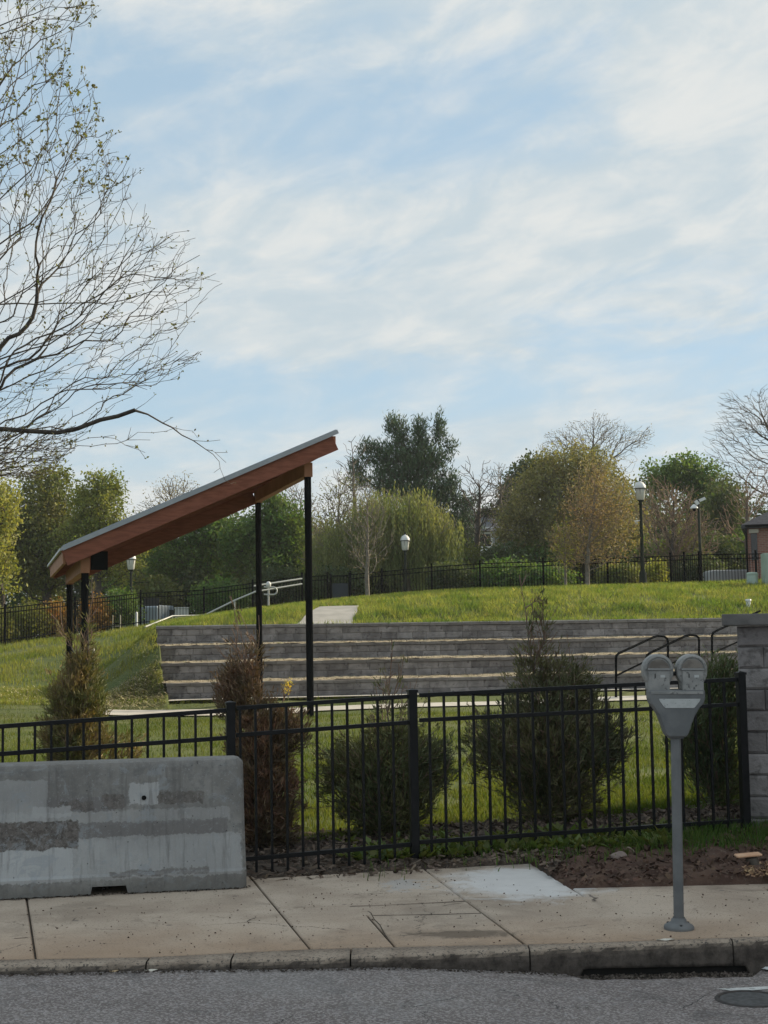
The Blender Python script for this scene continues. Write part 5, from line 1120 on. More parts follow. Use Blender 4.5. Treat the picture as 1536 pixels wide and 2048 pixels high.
def leaves(C_, size, rr, spread=0., dirs=None, asp=1.7, tilt=1.0, k=1):
    """rhombic leaves; dirs (optional) = direction of each leaf"""
    C_ = np.repeat(C_, k, 0); n = len(C_)
    if spread: C_ = C_+rr.normal(0, spread, (n, 3))
    d = rr.normal(0, 1, (n, 3))
    if dirs is not None: d = np.repeat(dirs, k, 0)+d*tilt*.5
    d /= np.linalg.norm(d, axis=1)[:, None]; e = np.cross(d, rr.normal(0, 1, (n, 3))); e /= np.linalg.norm(e, axis=1)[:, None]
    s = (size*rr.uniform(.55, 1.35, n))[:, None]; V = np.stack([C_, C_+d*s*.5+e*s/asp*.5, C_+d*s, C_+d*s*.5-e*s/asp*.5], 1).reshape(-1, 3)
    return V, np.arange(4*n).reshape(-1, 4)
LM = {}
def leafm(name, c1, c2, s=.5, tr=.35, v=.6):
    return mat('leaves '+name, c1, c2, rough=.65, scale=s, lo=.38, hi=.62, isl=(v, .04), trans=tr)
def tree(name, lab, px, Y, r0, blobs, n, seed, wood, leaf=None, lsize=.12, lk=8, lspread=.3, dens=1., seg=.5, rt=.012, fork=None, group=None, hollow=.45, wpath=.35, jit=.12, up=.25, twig=None, tw_r=.03, gzb=None, cat='tree', ldir=None, lean=0., asp=1.7, base_py=None, crown_name=None, stems=None, nodeleaf=0):
    rr = np.random.default_rng(seed); b = at(px, 1240, Y); g = gz(b.x, Y) if gzb is None else gzb; base = np.array([b.x, Y, g-.1])
    T = blob_targets(blobs, n, Y, rr, hollow); zs = T[:, 2]; top = np.percentile(zs, 96); low = np.percentile(zs, 6)
    cen = T.mean(0); fz = (fork if fork is not None else max(.8, (low-g)*.75)); nodes, par = [base], [-1]
    hz_ = top-.15*(top-low); m = max(5, int((hz_-g)/max(seg, .3)))
    tot = hz_-g
    for i in range(1, m+1):
        t = i/m; x = base[0]+(cen[0]-base[0]+lean)*max(0, (t*tot-fz))/max(tot-fz, .1); y = base[1]+(cen[1]-base[1])*t
        nodes.append(np.array([x, y, g+tot*t])+rr.normal(0, .04*seg*(t > .15), 3)); par.append(len(nodes)-2)
    T = T[T[:, 2] > g+fz*.8]; ax = np.array([np.interp(T[:, 2], [g+fz, top], [base[0], cen[0]]), np.full(len(T), cen[1])]).T
    o = np.argsort(np.linalg.norm(T[:, :2]-ax, axis=1)+rr.normal(0, .1, len(T))); T = T[o]
    A, pr, L, D, tips = grow(nodes, par, T, seg, rr, wpath, jit=jit, up=up)
    # no branches below the fork
    r = radii(pr, r0, rt); root = thing(name, (base[0], base[1], g), lab, cat, group)
    big = r > tw_r
    V, Fc = wood_mesh(A, pr, r, big, 7); npmesh('trunk', V, Fc, wood, root, smooth=True)
    sm_ = ~big
    if sm_.sum() > 3:
        V, Fc = wood_mesh(A, pr, r, sm_, 3)
        npmesh('twigs', V, Fc, twig or wood, root)
    if leaf is not None:
        if lk >= 10: lk = int(lk*1.6); lsize *= 1.22; lspread *= .72
        C_ = A[tips]; dd = D[tips] if ldir is None else np.tile(np.array(ldir, float), (len(tips), 1))
        V, Fc = leaves(C_, lsize, rr, lspread, dd if ldir is not None or asp > 3 else None, asp, k=lk)
        if nodeleaf:
            q = np.nonzero((r < tw_r*1.2))[0]; V2, F2 = leaves(A[q], lsize, rr, lspread*.5, D[q] if asp > 3 else None, asp, k=nodeleaf); V = np.r_[V, V2]; Fc = np.r_[Fc, F2+len(V)-len(V2)]
        npmesh(crown_name or 'crown', V, Fc, leaf, root)
    return root, A, pr, r, D, tips
BG = 'trees in the park beyond the black fence'
lf_spring = leafm('spring green', (.15, .185, .045), (.24, .26, .075))
lf_yel = leafm('yellow green', (.21, .23, .05), (.30, .30, .09))
lf_mid = leafm('mid green', (.065, .13, .035), (.13, .19, .055))
lf_dark = leafm('dull dark green', (.06, .085, .04), (.09, .115, .055))
lf_olive = leafm('olive', (.11, .135, .045), (.185, .19, .07))
lf_bronze = leafm('bronze', (.26, .185, .125), (.21, .19, .11))
lf_pine = leafm('pine needles', (.045, .085, .045), (.08, .125, .06), tr=.1)
lf_willow = leafm('willow', (.155, .19, .07), (.22, .235, .10))
lf_grey = leafm('grey buds', (.19, .17, .11), (.26, .22, .15))
# --- left group
tree('spring_tree', 'yellow green leafy tree at the far left edge', 5, 62, .16, [(-30, 1060, 70, 90, 1), (5, 1010, 36, 60, 1), (-20, 1150, 55, 60, 1)], 420, 101, M['barkdark'], lf_yel, .13, 16, .28, group=BG)
tree('spring_tree', 'dark green tree left of the pavilion roof end', 95, 72, .25, [(95, 1030, 75, 100, 1), (60, 1110, 90, 80, 1), (120, 1110, 85, 80, 1), (100, 975, 45, 45, .8), (20, 1080, 60, 80, 1)], 1100, 102, M['barkdark'], lf_olive, .15, 16, .33, group=BG)
tree('spring_tree', 'bright spring green tree rising above the low end of the pavilion roof', 195, 70, .2, [(200, 1010, 50, 66, 1.3), (215, 975, 30, 35, 1.2), (180, 1090, 72, 66, 1), (245, 1100, 45, 75, .9), (170, 1030, 35, 60, .8)], 900, 103, M['barkdark'], lf_spring, .12, 15, .25, group=BG, up=.6)
tree('wispy_tree', 'pale wispy tree top showing just above the pavilion roof', 352, 96, .16, [(352, 985, 48, 40, 1), (330, 1010, 40, 40, .7), (300, 1030, 40, 30, .7), (380, 1000, 30, 40, .5)], 420, 104, M['bark'], lf_grey, .12, 4, .3, group=BG, rt=.015, up=.7)
tree('green_tree', 'dull green tree framed beneath the middle of the pavilion roof', 405, 74, .2, [(400, 1090, 70, 70, 1), (440, 1060, 45, 50, 1), (340, 1130, 60, 60, 1), (420, 1150, 60, 50, .8)], 900, 105, M['barkdark'], lf_mid, .14, 12, .3, group=BG)
tree('green_tree', 'rounded green tree seen between the two right pavilion posts', 555, 72, .22, [(560, 1055, 52, 62, 1.1), (525, 1080, 50, 60, 1), (590, 1080, 34, 60, .9), (550, 1130, 70, 50, 1), (545, 1010, 34, 28, .8), (480, 1100, 45, 60, .9)], 1000, 106, M['barkdark'], lf_mid, .14, 14, .26, group=BG)
tree('bare_tree', 'pale bare tree behind the highest pavilion post', 590, 88, .14, [(590, 1000, 50, 50, 1), (620, 1060, 40, 80, 1), (570, 980, 30, 30, .6)], 420, 107, M['bark'], lf_grey, .10, 2, .2, group=BG, up=.6)
# --- centre
tree('bare_tree', 'hazy olive twiggy tree left of the willow', 670, 70, .16, [(670, 1060, 50, 85, 1), (700, 1010, 45, 70, 1), (650, 1110, 55, 60, 1), (720, 1090, 50, 70, .8), (660, 990, 30, 40, .5)], 1400, 108, M['bark'], lf_olive, .09, 3, .2, seg=.35, group=BG, up=.8, twig=M['twig'])
tree('bare_tree', 'tall bare saplings with straight upright shoots beside the pine', 715, 74, .12, [(705, 930, 24, 80, 1), (690, 960, 30, 60, 1), (730, 920, 14, 70, .8), (672, 960, 16, 60, .7), (720, 1000, 45, 60, .8)], 200, 109, M['bark'], None, seg=.5, group=BG, up=1.4, jit=.05, twig=M['bark'], rt=.012)
rr = np.random.default_rng(55)
tree('young_tree', 'young pale trunked tree in front of the fence right of the gate', 736, 53.8, .085, [(735, 1060, 60, 75, 1), (740, 1000, 40, 50, .8), (730, 1110, 50, 35, .6)], 520, 110, M['barkpale'], lf_grey, .05, 1, .08, seg=.25, group=BG, up=.7, twig=M['twig'], rt=.006, tw_r=.014, fork=1.3)
# white pine
_, A, pr, r, D, tips = tree('pine_tree', 'tall dark green pine with ragged upswept plumes', 835, 80, .32,
   [(800, 880, 20, 50, 1.2), (785, 850, 16, 26, 1.1), (840, 880, 20, 52, 1.2), (878, 860, 13, 42, 1.2), (820, 930, 50, 40, 1.1), (770, 920, 38, 38, 1), (735, 905, 24, 24, .8), (715, 935, 20, 22, .8), (862, 925, 40, 44, 1), (900, 900, 14, 26, .9),
    (840, 990, 58, 46, 1), (780, 970, 50, 40, 1), (890, 985, 34, 40, .9), (720, 965, 26, 22, .7), (925, 1010, 28, 26, .8), (870, 1050, 60, 50, .9), (905, 960, 16, 22, .7), (930, 1060, 36, 50, .7), (955, 1000, 14, 20, .5)],
   3600, 111, M['barkdark'], lf_pine, .25, 9, .13, seg=.5, group=BG, up=.8, hollow=.6, asp=5, ldir=(0, 0, .9), wpath=.3, nodeleaf=2)
# willow with hanging strands
def willow(name, lab, px, Y, blobs, n, seed, drop):
    rr = np.random.default_rng(seed); root, A, pr, r, D, tips = tree(name, lab, px, Y, .3, blobs, n, seed, M['bark'], None, seg=.5, group=BG, up=.5, twig=M['twig'], hollow=.35)
    C_ = A[tips]; C_ = np.repeat(C_, 3, 0)+rr.normal(0, .2, (len(C_)*3, 3)); V = []; P = []; 
    k = 16; ln = rr.uniform(drop*.35, drop, len(C_)); sway = rr.normal(0, .10, (len(C_), 2)); g = np.array([gz(px*0+at(px, 1240, Y).x, Y)]*len(C_))
    pts = []; dr = []
    for j in range(k):
        t = j/k; q = C_.copy(); q[:, 2] -= ln*t; q[:, :2] += sway*(t**.5)[..., None] if False else sway*t**.5; q += rr.normal(0, .02, q.shape); ok = q[:, 2] > g+.2; pts.append(q[ok])
    pts = np.concatenate(pts); V, Fc = leaves(pts, .17, rr, .03, np.tile([0, 0, -1.], (len(pts), 1)), 4.0, tilt=.45, k=2); npmesh('crown', V, Fc, lf_willow, root)
willow('willow_tree', 'weeping willow with yellow green hanging strands', 815, 68, [(790, 1010, 85, 42, 1), (860, 1050, 66, 40, 1), (760, 1040, 70, 40, .8), (890, 1090, 32, 30, .8), (690, 1075, 62, 44, .8), (825, 1090, 60, 40, .7)], 620, 112, 2.6)
tree('bare_tree', 'dark bare tree with forking limbs between the pine and the round tree', 955, 76, .17, [(960, 1010, 45, 60, 1), (930, 960, 30, 50, .8), (990, 1000, 34, 60, .8), (945, 1080, 45, 40, .7), (975, 940, 18, 34, .4)], 420, 113, M['barkdark'], None, seg=.4, group=BG, up=.6, twig=M['barkdark'], rt=.013, wpath=.25)
tree('bare_tree', 'fine bare twiggy tree in front of the pale house', 1005, 84, .12, [(1010, 980, 40, 60, 1), (985, 960, 30, 40, .7), (1000, 1060, 50, 50, .6)], 520, 114, M['bark'], None, seg=.4, group=BG, up=.8, twig=M['twig'], rt=.011)
tree('evergreen_tree', 'dark evergreen peeking out left of the round tree', 1045, 95, .25, [(1050, 965, 34, 34, 1), (1070, 935, 30, 24, .8), (1025, 1000, 28, 50, .8), (1000, 1060, 24, 50, .7), (975, 1030, 14, 26, .6)], 420, 115, M['barkdark'], lf_dark, .2, 16, .36, group=BG)
tree('bare_tree', 'tall bare tree whose branching tops rise above the round tree', 1185, 98, .24, [(1150, 880, 34, 46, 1), (1120, 885, 46, 34, .9), (1200, 870, 40, 50, 1), (1255, 880, 44, 34, 1), (1225, 860, 30, 34, .8), (1290, 870, 26, 26, .8), (1100, 920, 30, 20, .5), (1180, 930, 100, 40, .6)], 1500, 116, M['barkdark'], lf_grey, .10, 1, .1, seg=.45, group=BG, up=.6, twig=M['bark'], rt=.010, wpath=.28, jit=.08)
# big round olive tree
tree('round_tree', 'large round olive green tree in the middle of the park', 1150, 74, .3, [(1145, 1035, 140, 125, 1), (1150, 950, 92, 66, .9), (1050, 1070, 66, 84, .8), (1240, 1070, 62, 90, .8), (1150, 1115, 145, 55, .7), (1090, 960, 50, 40, .6)], 3400, 117, M['bark'], leafm('round crown olive', (.17, .175, .075), (.235, .215, .105)), .12, 11, .26, seg=.45, group=BG, hollow=.38, up=.4, fork=.6)
tree('young_tree', 'young tree with bronze new leaves and a pale trunk before the fence', 1177, 54.2, .09, [(1185, 1020, 62, 90, 1.), (1232, 1040, 52, 66, 1), (1190, 950, 34, 44, .8), (1225, 975, 40, 30, .6), (1140, 1085, 50, 46, .8), (1210, 1100, 62, 34, .8), (1145, 1010, 34, 40, .4)], 1150, 118, M['barkpale'], lf_bronze, .075, 7, .13, seg=.25, group=BG, up=.6, twig=M['twigred'], rt=.006, tw_r=.013, fork=1.1)
tree('young_tree', 'small slim young tree before the fence, left of the bronze leaved one', 1133, 54.4, .055, [(1130, 1110, 34, 40, 1), (1125, 1070, 26, 36, .8)], 220, 119, M['barkpale'], lf_yel, .07, 5, .1, seg=.2, group=BG, up=.8, twig=M['twig'], rt=.006, tw_r=.012, fork=.8)
# right group
tree('russet_tree', 'brown twiggy tree behind the two lamp poles', 1345, 70, .22, [(1345, 1040, 70, 70, 1), (1310, 1000, 50, 56, .9), (1390, 1070, 55, 60, .9), (1340, 1110, 80, 50, .8), (1370, 990, 30, 30, .6)], 2200, 120, M['barkdark'], lf_grey, .07, 1, .15, seg=.4, group=BG, up=.8, twig=M['twigred'], rt=.012, fork=.7)
tree('green_tree', 'mid green tree behind the security camera pole', 1365, 90, .25, [(1360, 950, 46, 36, 1), (1400, 960, 46, 36, 1), (1320, 960, 40, 40, .9), (1420, 1010, 60, 50, .9), (1380, 930, 22, 22, .7), (1440, 1070, 50, 60, .9)], 900, 121, M['barkdark'], lf_mid, .17, 13, .34, group=BG)
tree('green_tree', 'dull leafy tree beside the brick building', 1445, 78, .2, [(1450, 1010, 45, 60, 1), (1470, 1080, 40, 60, 1), (1420, 1090, 40, 60, .8)], 520, 122, M['barkdark'], lf_dark, .14, 11, .32, group=BG)
tree('bare_tree', 'large bare spreading tree at the right edge over the brick building', 1620, 84, .30, [(1480, 850, 60, 60, 1), (1530, 830, 60, 60, 1), (1440, 890, 36, 50, .9), (1590, 850, 80, 80, .8), (1500, 930, 66, 50, .8), (1470, 800, 40, 26, .6), (1530, 780, 30, 16, .6), (1460, 960, 50, 40, .5), (1540, 990, 50, 40, .5)], 2100, 123, M['barkdark'], None, seg=.5, group=BG, up=.5, twig=M['bark'], rt=.009, wpath=.25, jit=.08)
tree('russet_tree', 'thin reddish twiggy tree just left of the brick building', 1500, 72, .12, [(1490, 1000, 40, 40, 1), (1460, 1040, 30, 50, .7), (1530, 960, 40, 50, .6)], 420, 124, M['bark'], None, seg=.4, group=BG, up=.7, twig=M['twigred'], rt=.011)
# shrubs behind the fences
def shrub(lab, px, Y, blobs, n, seed, leaf, ls=.09, lk=10, spread=.16, name='leafy_shrub', group='shrubs behind the black fence', wood='twig', cat='shrub', **k):
    return tree(name, lab, px, Y, .04, blobs, n, seed, M[wood], leaf, ls, lk, spread, seg=.25, group=group, up=.5, rt=.006, tw_r=.02, fork=.15, cat=cat, **k)
shrub('yellow leaved shrub at the foot of the tall park lamp', 1315, 58, [(1310, 1150, 22, 24, 1), (1320, 1135, 14, 16, .6)], 110, 201, lf_yel)
lf_or = leafm('orange leaves', (.30, .15, .045), (.22, .16, .05)); lf_hedge = leafm('hedge', (.13, .15, .035), (.17, .17, .05))
for i, (px, py, w_, h_, lf, lab) in enumerate([(-20, 1250, 60, 45, lf_hedge, 'leafy shrub behind the fence at the far left edge'), (55, 1240, 45, 40, lf_hedge, 'yellow green shrub behind the fence left of the pavilion posts'), (110, 1236, 36, 32, lf_or, 'orange tinted shrub behind the left pavilion posts'),
                                       (190, 1228, 32, 34, lf_or, 'orange tinted shrub between the pavilion post and the park lamp'), (240, 1215, 40, 40, lf_mid, 'green shrub around the foot of the left park lamp')]):
    shrub(lab, px, 58+i*.8, [(px, py, w_, h_, 1), (px+w_*.5, py+8, w_*.6, h_*.7, .7)], 240, 210+i, lf)
for i, (px, py, w_, h_, Y, lf, lab) in enumerate([(440, 1205, 60, 45, 66, lf_mid, 'green undergrowth behind the sloping handrail'), (560, 1175, 70, 40, 67, lf_dark, 'dark undergrowth behind the looped railing'), (680, 1170, 50, 34, 66, lf_dark, 'dark bush behind the gate'), (790, 1165, 60, 30, 70, lf_dark, 'dark bush below the willow'),
                                       (905, 1160, 50, 34, 64, lf_dark, 'dark bush below the pine at the fence'), (1010, 1155, 70, 34, 64, lf_mid, 'green bush in front of the pale house'), (1090, 1160, 60, 26, 63, lf_mid, 'low green bush under the round tree'), (1240, 1155, 50, 26, 66, lf_olive, 'olive bush behind the tall park lamp'),
                                       (1395, 1150, 60, 40, 69, lf_dark, 'dark bush behind the angled fence corner'), (1440, 1120, 40, 40, 74, lf_mid, 'green bush above the white van')]):
    shrub(lab, px, Y, [(px, py, w_, h_, 1)], 330, 230+i, lf, ls=.11, lk=12, spread=.2)
hedge_lab = ['at the far left edge', 'left of the pavilion posts', 'behind the left pavilion posts', 'right of the left pavilion posts', 'behind the left park lamp', 'behind the blue van', 'behind the white container', 'behind the handrail foot', 'behind the sloping handrail', 'behind the looped railing', 'just left of the gate', 'right of the gate', 'behind the willow lamp', 'under the willow', 'left of the pale house', 'before the pale house', 'left of the slim young tree', 'behind the bronze leaved tree', 'left of the tall park lamp', 'right of the tall park lamp', 'by the camera pole', 'left of the white van', 'behind the brick building']
for i in range(23):
    px = -40+70*i; yb = np.interp(px, [-40, 300, 600, 900, 1500], [1262, 1240, 1205, 1180, 1150])
    shrub('wild thicket of mixed green scrub '+hedge_lab[i], px, 71+(i*37 % 5)*.8, [(px, yb-28-(i*53 % 17), 52, 52, 1), (px+25, yb, 45, 36, .7)], 260, 260+i, (lf_dark, lf_mid, lf_olive)[(i*7) % 3], ls=.15, lk=11, spread=.26, name='thicket', group='thickets beyond the fence')
# far belt of trees that closes the view
tag_far = []
rr = np.random.default_rng(77)
for i, (px, py, w_, h_, lf) in enumerate([(-60, 1060, 110, 120, lf_dark), (120, 1100, 120, 90, lf_dark), (300, 1110, 90, 70, lf_olive), (470, 1100, 110, 70, lf_dark), (640, 1110, 90, 70, lf_olive), (760, 1110, 90, 60, lf_dark), (900, 1120, 70, 60, lf_olive),
                                     (1120, 1090, 130, 80, lf_dark), (1290, 1060, 110, 90, lf_dark), (1450, 1060, 90, 90, lf_dark), (1620, 1060, 120, 110, lf_dark)]):
    tree('distant_tree', ['far left dull tree in the distant belt', 'distant tree behind the dark tree left of the pavilion', 'distant olive tree under the low roof end', 'distant tree between the pavilion posts', 'distant olive tree left of the willow', 'distant tree behind the willow', 'distant tree behind the pine trunk', 'distant tree behind the round tree',
                          'distant tree behind the tall park lamp', 'distant tree behind the camera pole', 'distant tree behind the brick building'][i], px, 112+rr.uniform(-5, 8), .3, [(px, py, w_, h_, 1), (px-w_*.4, py+40, w_*.7, h_*.7, .8), (px+w_*.4, py+40, w_*.7, h_*.7, .8)], 520, 300+i, M['barkdark'], lf, .26, 14, .6, seg=.9, group='distant tree belt')
# ================================================================== NEAR BARE TREE AT THE LEFT
def near_tree():
    rr = np.random.default_rng(41); Y = 15.0; root = thing('budding_tree', (at(-330, 1300, Y).x, Y, 0), 'large bare tree with opening buds reaching in from the left edge', 'tree')
    tx = at(-330, 1300, Y).x; pp = lambda px, py, dy=0.: np.array(at(px, py, Y+dy))
    nodes = [np.array([tx, Y, -.1])]; par = [-1]
    LIMBS = []
    def line(start, pts, nsub=4, w1=.015, w2=.003):
        LIMBS.append([len(nodes), 0, w1, w2]); last = start; P = [nodes[start]]+pts
        for a, b_, i in zip(P[:-1], P[1:], range(99)):
            n = max(1, int(np.linalg.norm(b_-a)/.16))
            for k in range(1, n+1): nodes.append(a+(b_-a)*k/n+rr.normal(0, .008, 3)); par.append(last); last = len(nodes)-1
        LIMBS[-1][1] = len(nodes); return last
    z = lambda h: np.array([tx, Y, h])
    t1 = line(0, [z(1.2), z(2.4)]); t2 = line(t1, [z(3.3)+np.array([.05, 0, 0])]); t3 = line(t2, [z(4.4)+np.array([.08, .05, 0])]); t4 = line(t3, [z(6.0), z(8.2)])
    # limbs traced from the photo, each at its own depth
    l0 = len(nodes); line(t1, [pp(-150, 880, -.2), pp(-20, 858, -.4), pp(60, 864, -.45), pp(110, 865, -.5), pp(155, 857, -.5), (pp(200, 839, -.5)), pp(270, 823, -.5)]); limb = (l0, len(nodes)); line(limb[1]-1, w1=.0085, w2=.0025, pts=[pp(296, 829, -.55), pp(322, 846, -.6), pp(343, 853, -.62), pp(362, 870, -.65), pp(388, 880, -.67), pp(410, 899, -.7), pp(428, 908, -.7), pp(440, 926, -.7)])
    line(t1, [pp(-160, 840, .5), pp(0, 780, .4), pp(90, 740, .3), pp(150, 700, .2), pp(205, 640, .2), pp(265, 560, .1), pp(300, 500, .1), pp(345, 470, .1)])
    line(t2, [pp(-160, 760, -.6), pp(0, 717, -.8), pp(100, 688, -.9), pp(165, 640, -.9), pp(220, 570, -1), pp(270, 480, -1), pp(295, 430, -1)])
    line(t2, [pp(-150, 690, 1.), pp(0, 608, 1.1), pp(60, 572, 1.2), pp(115, 530, 1.2), pp(165, 470, 1.2), pp(210, 400, 1.2), pp(262, 310, 1.2)])
    line(t2, [pp(-150, 660, -.2), pp(0, 605, -.2), pp(110, 608, -.2), pp(210, 606, -.3), pp(300, 585, -.3), pp(350, 540, -.3), pp(400, 510, -.3)])
    line(t3, [pp(-100, 580, .2), pp(0, 490, .3), pp(60, 450, .4), pp(110, 380, .5), pp(160, 280, .6), pp(195, 215, .6)])
    line(t3, [pp(-120, 500, -1), pp(0, 400, -1.2), pp(60, 340, -1.2), pp(110, 250, -1.3), pp(128, 130, -1.3)])
    line(t3, [pp(-120, 400, 1.2), pp(0, 310, 1.4), pp(60, 270, 1.5), pp(120, 210, 1.6), pp(170, 150, 1.6)])
    line(t3, [pp(-100, 300, -.5), pp(0, 255, -.6), pp(40, 130, -.6), pp(60, 20, -.6)])
    line(t4, [pp(-150, 120, .0), pp(0, 50, .2), pp(100, 15, .3), pp(170, 10, .3)])
    line(t4, [pp(-150, 60, -.9), pp(0, 65, -1), pp(80, 40, -1), pp(160, 42, -1.)])
    line(t1, [pp(-140, 920, .8), pp(0, 905, .9), pp(60, 900, 1.), pp(110, 870, 1.), pp(150, 850, 1.)])
    # envelope of the fine twigs (photo outline), filled at many depths
    prof = [(0, 215), (30, 190), (70, 165), (110, 140), (150, 172), (220, 205), (300, 262), (340, 275), (400, 270), (440, 330), (470, 385), (500, 395), (560, 415), (600, 418), (640, 400), (700, 395), (740, 375), (780, 300), (830, 230), (880, 160), (930, 130), (965, 70)]
    ys = [p[0] for p in prof]; xs_ = [p[1] for p in prof]; T = []
    while len(T) < 3100:
        py = rr.uniform(-40, 950); m = np.interp(py, ys, xs_); m = m*(1+.10*math.sin(py/17.)*math.sin(py/43.+1)-.06*rr.random()+(.10 if rr.random() < .04 else 0)); px = rr.uniform(-230, m); f = (px+230)/(m+230)
        if rr.random() > .35+.65*f or (py < 260 and rr.random() < .35): continue
        if 780 < py < 850 and px > 140 and rr.random() < .8: continue
        T.append(pp(px, py, rr.normal(0, 1.0)*(1-f*.55)))
    for q in [(300, 880), (290, 905), (262, 855), (255, 880), (352, 855), (395, 875), (430, 905), (452, 925), (345, 835), (385, 862), (440, 880), (455, 905), (230, 810), (205, 790), (262, 790), (268, 765), (300, 740), (330, 730), (372, 700), (388, 715), (310, 790), (345, 740), (230, 870), (250, 890), (428, 945), (450, 960), (468, 965), (262, 870), (275, 895), (292, 918)]: T.append(pp(q[0], q[1], -.5+rr.normal(0, .12)))
    for _ in range(600): py = rr.uniform(850, 958); T.append(pp(rr.uniform(-60, np.interp(py, [850, 900, 958], [165, 150, 95])), py, rr.normal(.5, .7)))
    T = np.array(T); o = np.argsort(np.linalg.norm(T-np.array([tx, Y, 3.4]), axis=1)); T = T[o]
    A, pr, L, D, tips = grow(nodes, par, T, .12, rr, .36, jit=.07, up=.55)
    r = radii(pr, .15, .0021, 2.3); Lm = np.zeros(len(r), bool); Lm[limb[0]:limb[1]] = True; Lw = np.linspace(.030, .021, limb[1]-limb[0]); r[limb[0]:limb[1]] = np.maximum(r[limb[0]:limb[1]], Lw)
    for a_, b_, w1, w2 in LIMBS: r[a_:b_] = np.maximum(r[a_:b_], np.linspace(w1, w2, b_-a_))
    barkm = mat('dark grey near bark', (.045, .038, .032), (.085, .073, .06), rough=.9, scale=14, bump=.003, bscale=60)
    big = r > .011; V, Fc = wood_mesh(A, pr, r, big, 8); npmesh('trunk', V, Fc, barkm, root, smooth=True)
    V, Fc = wood_mesh(A, pr, r, ~big, 4); npmesh('twigs', V, Fc, mat('near twigs', (.085, .07, .055), (.12, .10, .08), rough=.9, scale=3), root)
    q = np.nonzero(r < .0040)[0]; q = q[rr.random(len(q)) < .45]; C_ = A[q]+rr.normal(0, .006, (len(q), 3))
    V, Fc = leaves(C_, .026, rr, .005, None, 1.5, k=2)
    g = ((A[q][:, 2] > 6.4) & (rr.random(len(q)) < .5)) | (rr.random(len(q)) < .04); V2, F2 = leaves(A[q][g], .042, rr, .015, None, 1.5, k=4)
    npmesh('buds', np.r_[V, V2], np.r_[Fc, F2+len(V)], leafm('opening buds', (.15, .165, .06), (.12, .11, .06), s=2), root)
    # dry seed balls
    mb = MB(); hits = [(217, 452), (167, 462), (196, 491), (203, 453), (365, 653), (300, 668)]
near_tree()
# ================================================================== JUNIPERS BEHIND THE FRONT FENCE
def juniper(lab, px, ybase, Y, blobs, n, seed, lf, k=14, ls=.042, lspread=.02, extra_wood=True, name='juniper_shrub', ldir=None, nodeleaf=4, up=.55, seg=.10, thin=0):
    rr = np.random.default_rng(seed); b = at(px, ybase, Y); g = gz(b.x, Y); base = np.array([b.x, Y, g-.03]); T = blob_targets(blobs, n, Y, rr, .42); T = T[T[:, 2] > g+.05]
    cc = T.mean(0); ex = T[rr.random(len(T)) < .10]; ex = cc+(ex-cc)*rr.uniform(1.08, 1.38, (len(ex), 1)); ex = ex[(ex[:, 2] > g+.12)]; T = np.r_[T, ex]
    top = T[:, 2].max(); nodes, par = [base], [-1]; m = int((top-g)/.1)
    tp = T[np.argmax(T[:, 2])]
    for i in range(1, m+1): t = i/m; nodes.append(np.array([base[0]+(tp[0]-base[0])*t**1.5, Y, g+(top-g)*t])+rr.normal(0, .008, 3)); par.append(i-1)
    o = np.argsort(np.abs(T[:, 0]-b.x)+np.abs(T[:, 1]-Y)); T = T[o]
    A, pr, L, D, tips = grow(nodes, par, T, seg, rr, .45, jit=.12, up=up); r = radii(pr, .032, .0031, 2.4)
    root = thing(name, (base[0], Y, g), lab, 'shrub', 'junipers planted behind the front fence')
    V, Fc = wood_mesh(A, pr, r, r > .005, 5); npmesh('stem', V, Fc, M['bark'], root); V, Fc = wood_mesh(A, pr, r, r <= .005, 3); npmesh('twigs', V, Fc, M['twigred'], root)
    zs_ = at(px, thin, Y).z; pk = lambda i, f: i[rr.random(len(i)) < np.where(A[i][:, 2] > zs_, f, 1.)]
    q = pk(np.nonzero(r < .006)[0], .10); tips = pk(tips, .20)
    def spray(idx, kk, s):
        C_ = np.repeat(A[idx], kk, 0)+rr.normal(0, lspread, (len(idx)*kk, 3)); d = np.repeat(D[idx], kk, 0)+rr.normal(0, .42, (len(C_), 3))+np.array([0, 0, .25]); d /= np.linalg.norm(d, axis=1)[:, None]
        e = np.cross(d, rr.normal(0, 1, d.shape)); e /= np.linalg.norm(e, axis=1)[:, None]; l = (s*rr.uniform(.5, 1.4, len(C_)))[:, None]
        return np.stack([C_-e*l*.09, C_+e*l*.09, C_+d*l*.6+e*l*.075, C_+d*l, C_+d*l*.6-e*l*.075], 1).reshape(-1, 3)
    V = np.r_[spray(q, nodeleaf, ls), spray(tips, k, ls*1.1)]; npmesh('foliage', V, np.arange(len(V)).reshape(-1, 5), lf, root); return root
jg = leafm('juniper green', (.085, .10, .045), (.15, .15, .065), s=2.5, tr=.12); jb = leafm('browned juniper', (.19, .11, .07), (.115, .092, .055), s=3, tr=.15)
jy = leafm('half browned juniper', (.12, .135, .05), (.22, .165, .08), s=3.5, tr=.2); jdk = leafm('deep juniper', (.08, .09, .045), (.145, .135, .065), s=2.5, tr=.1); jmix = leafm('greyed juniper', (.07, .075, .035), (.13, .085, .05), s=4, tr=.15)
juniper('half browned juniper at the left, in front of the pavilion posts', 155, 1640, 13.0, [(152, 1395, 56, 60, 1), (165, 1330, 30, 60, .9), (125, 1270, 14, 32, .5), (178, 1265, 16, 50, .6), (150, 1470, 66, 70, .9), (150, 1560, 75, 60, .6), (240, 1500, 40, 40, .25)], 1700, 501, jy, nodeleaf=3, thin=1310)
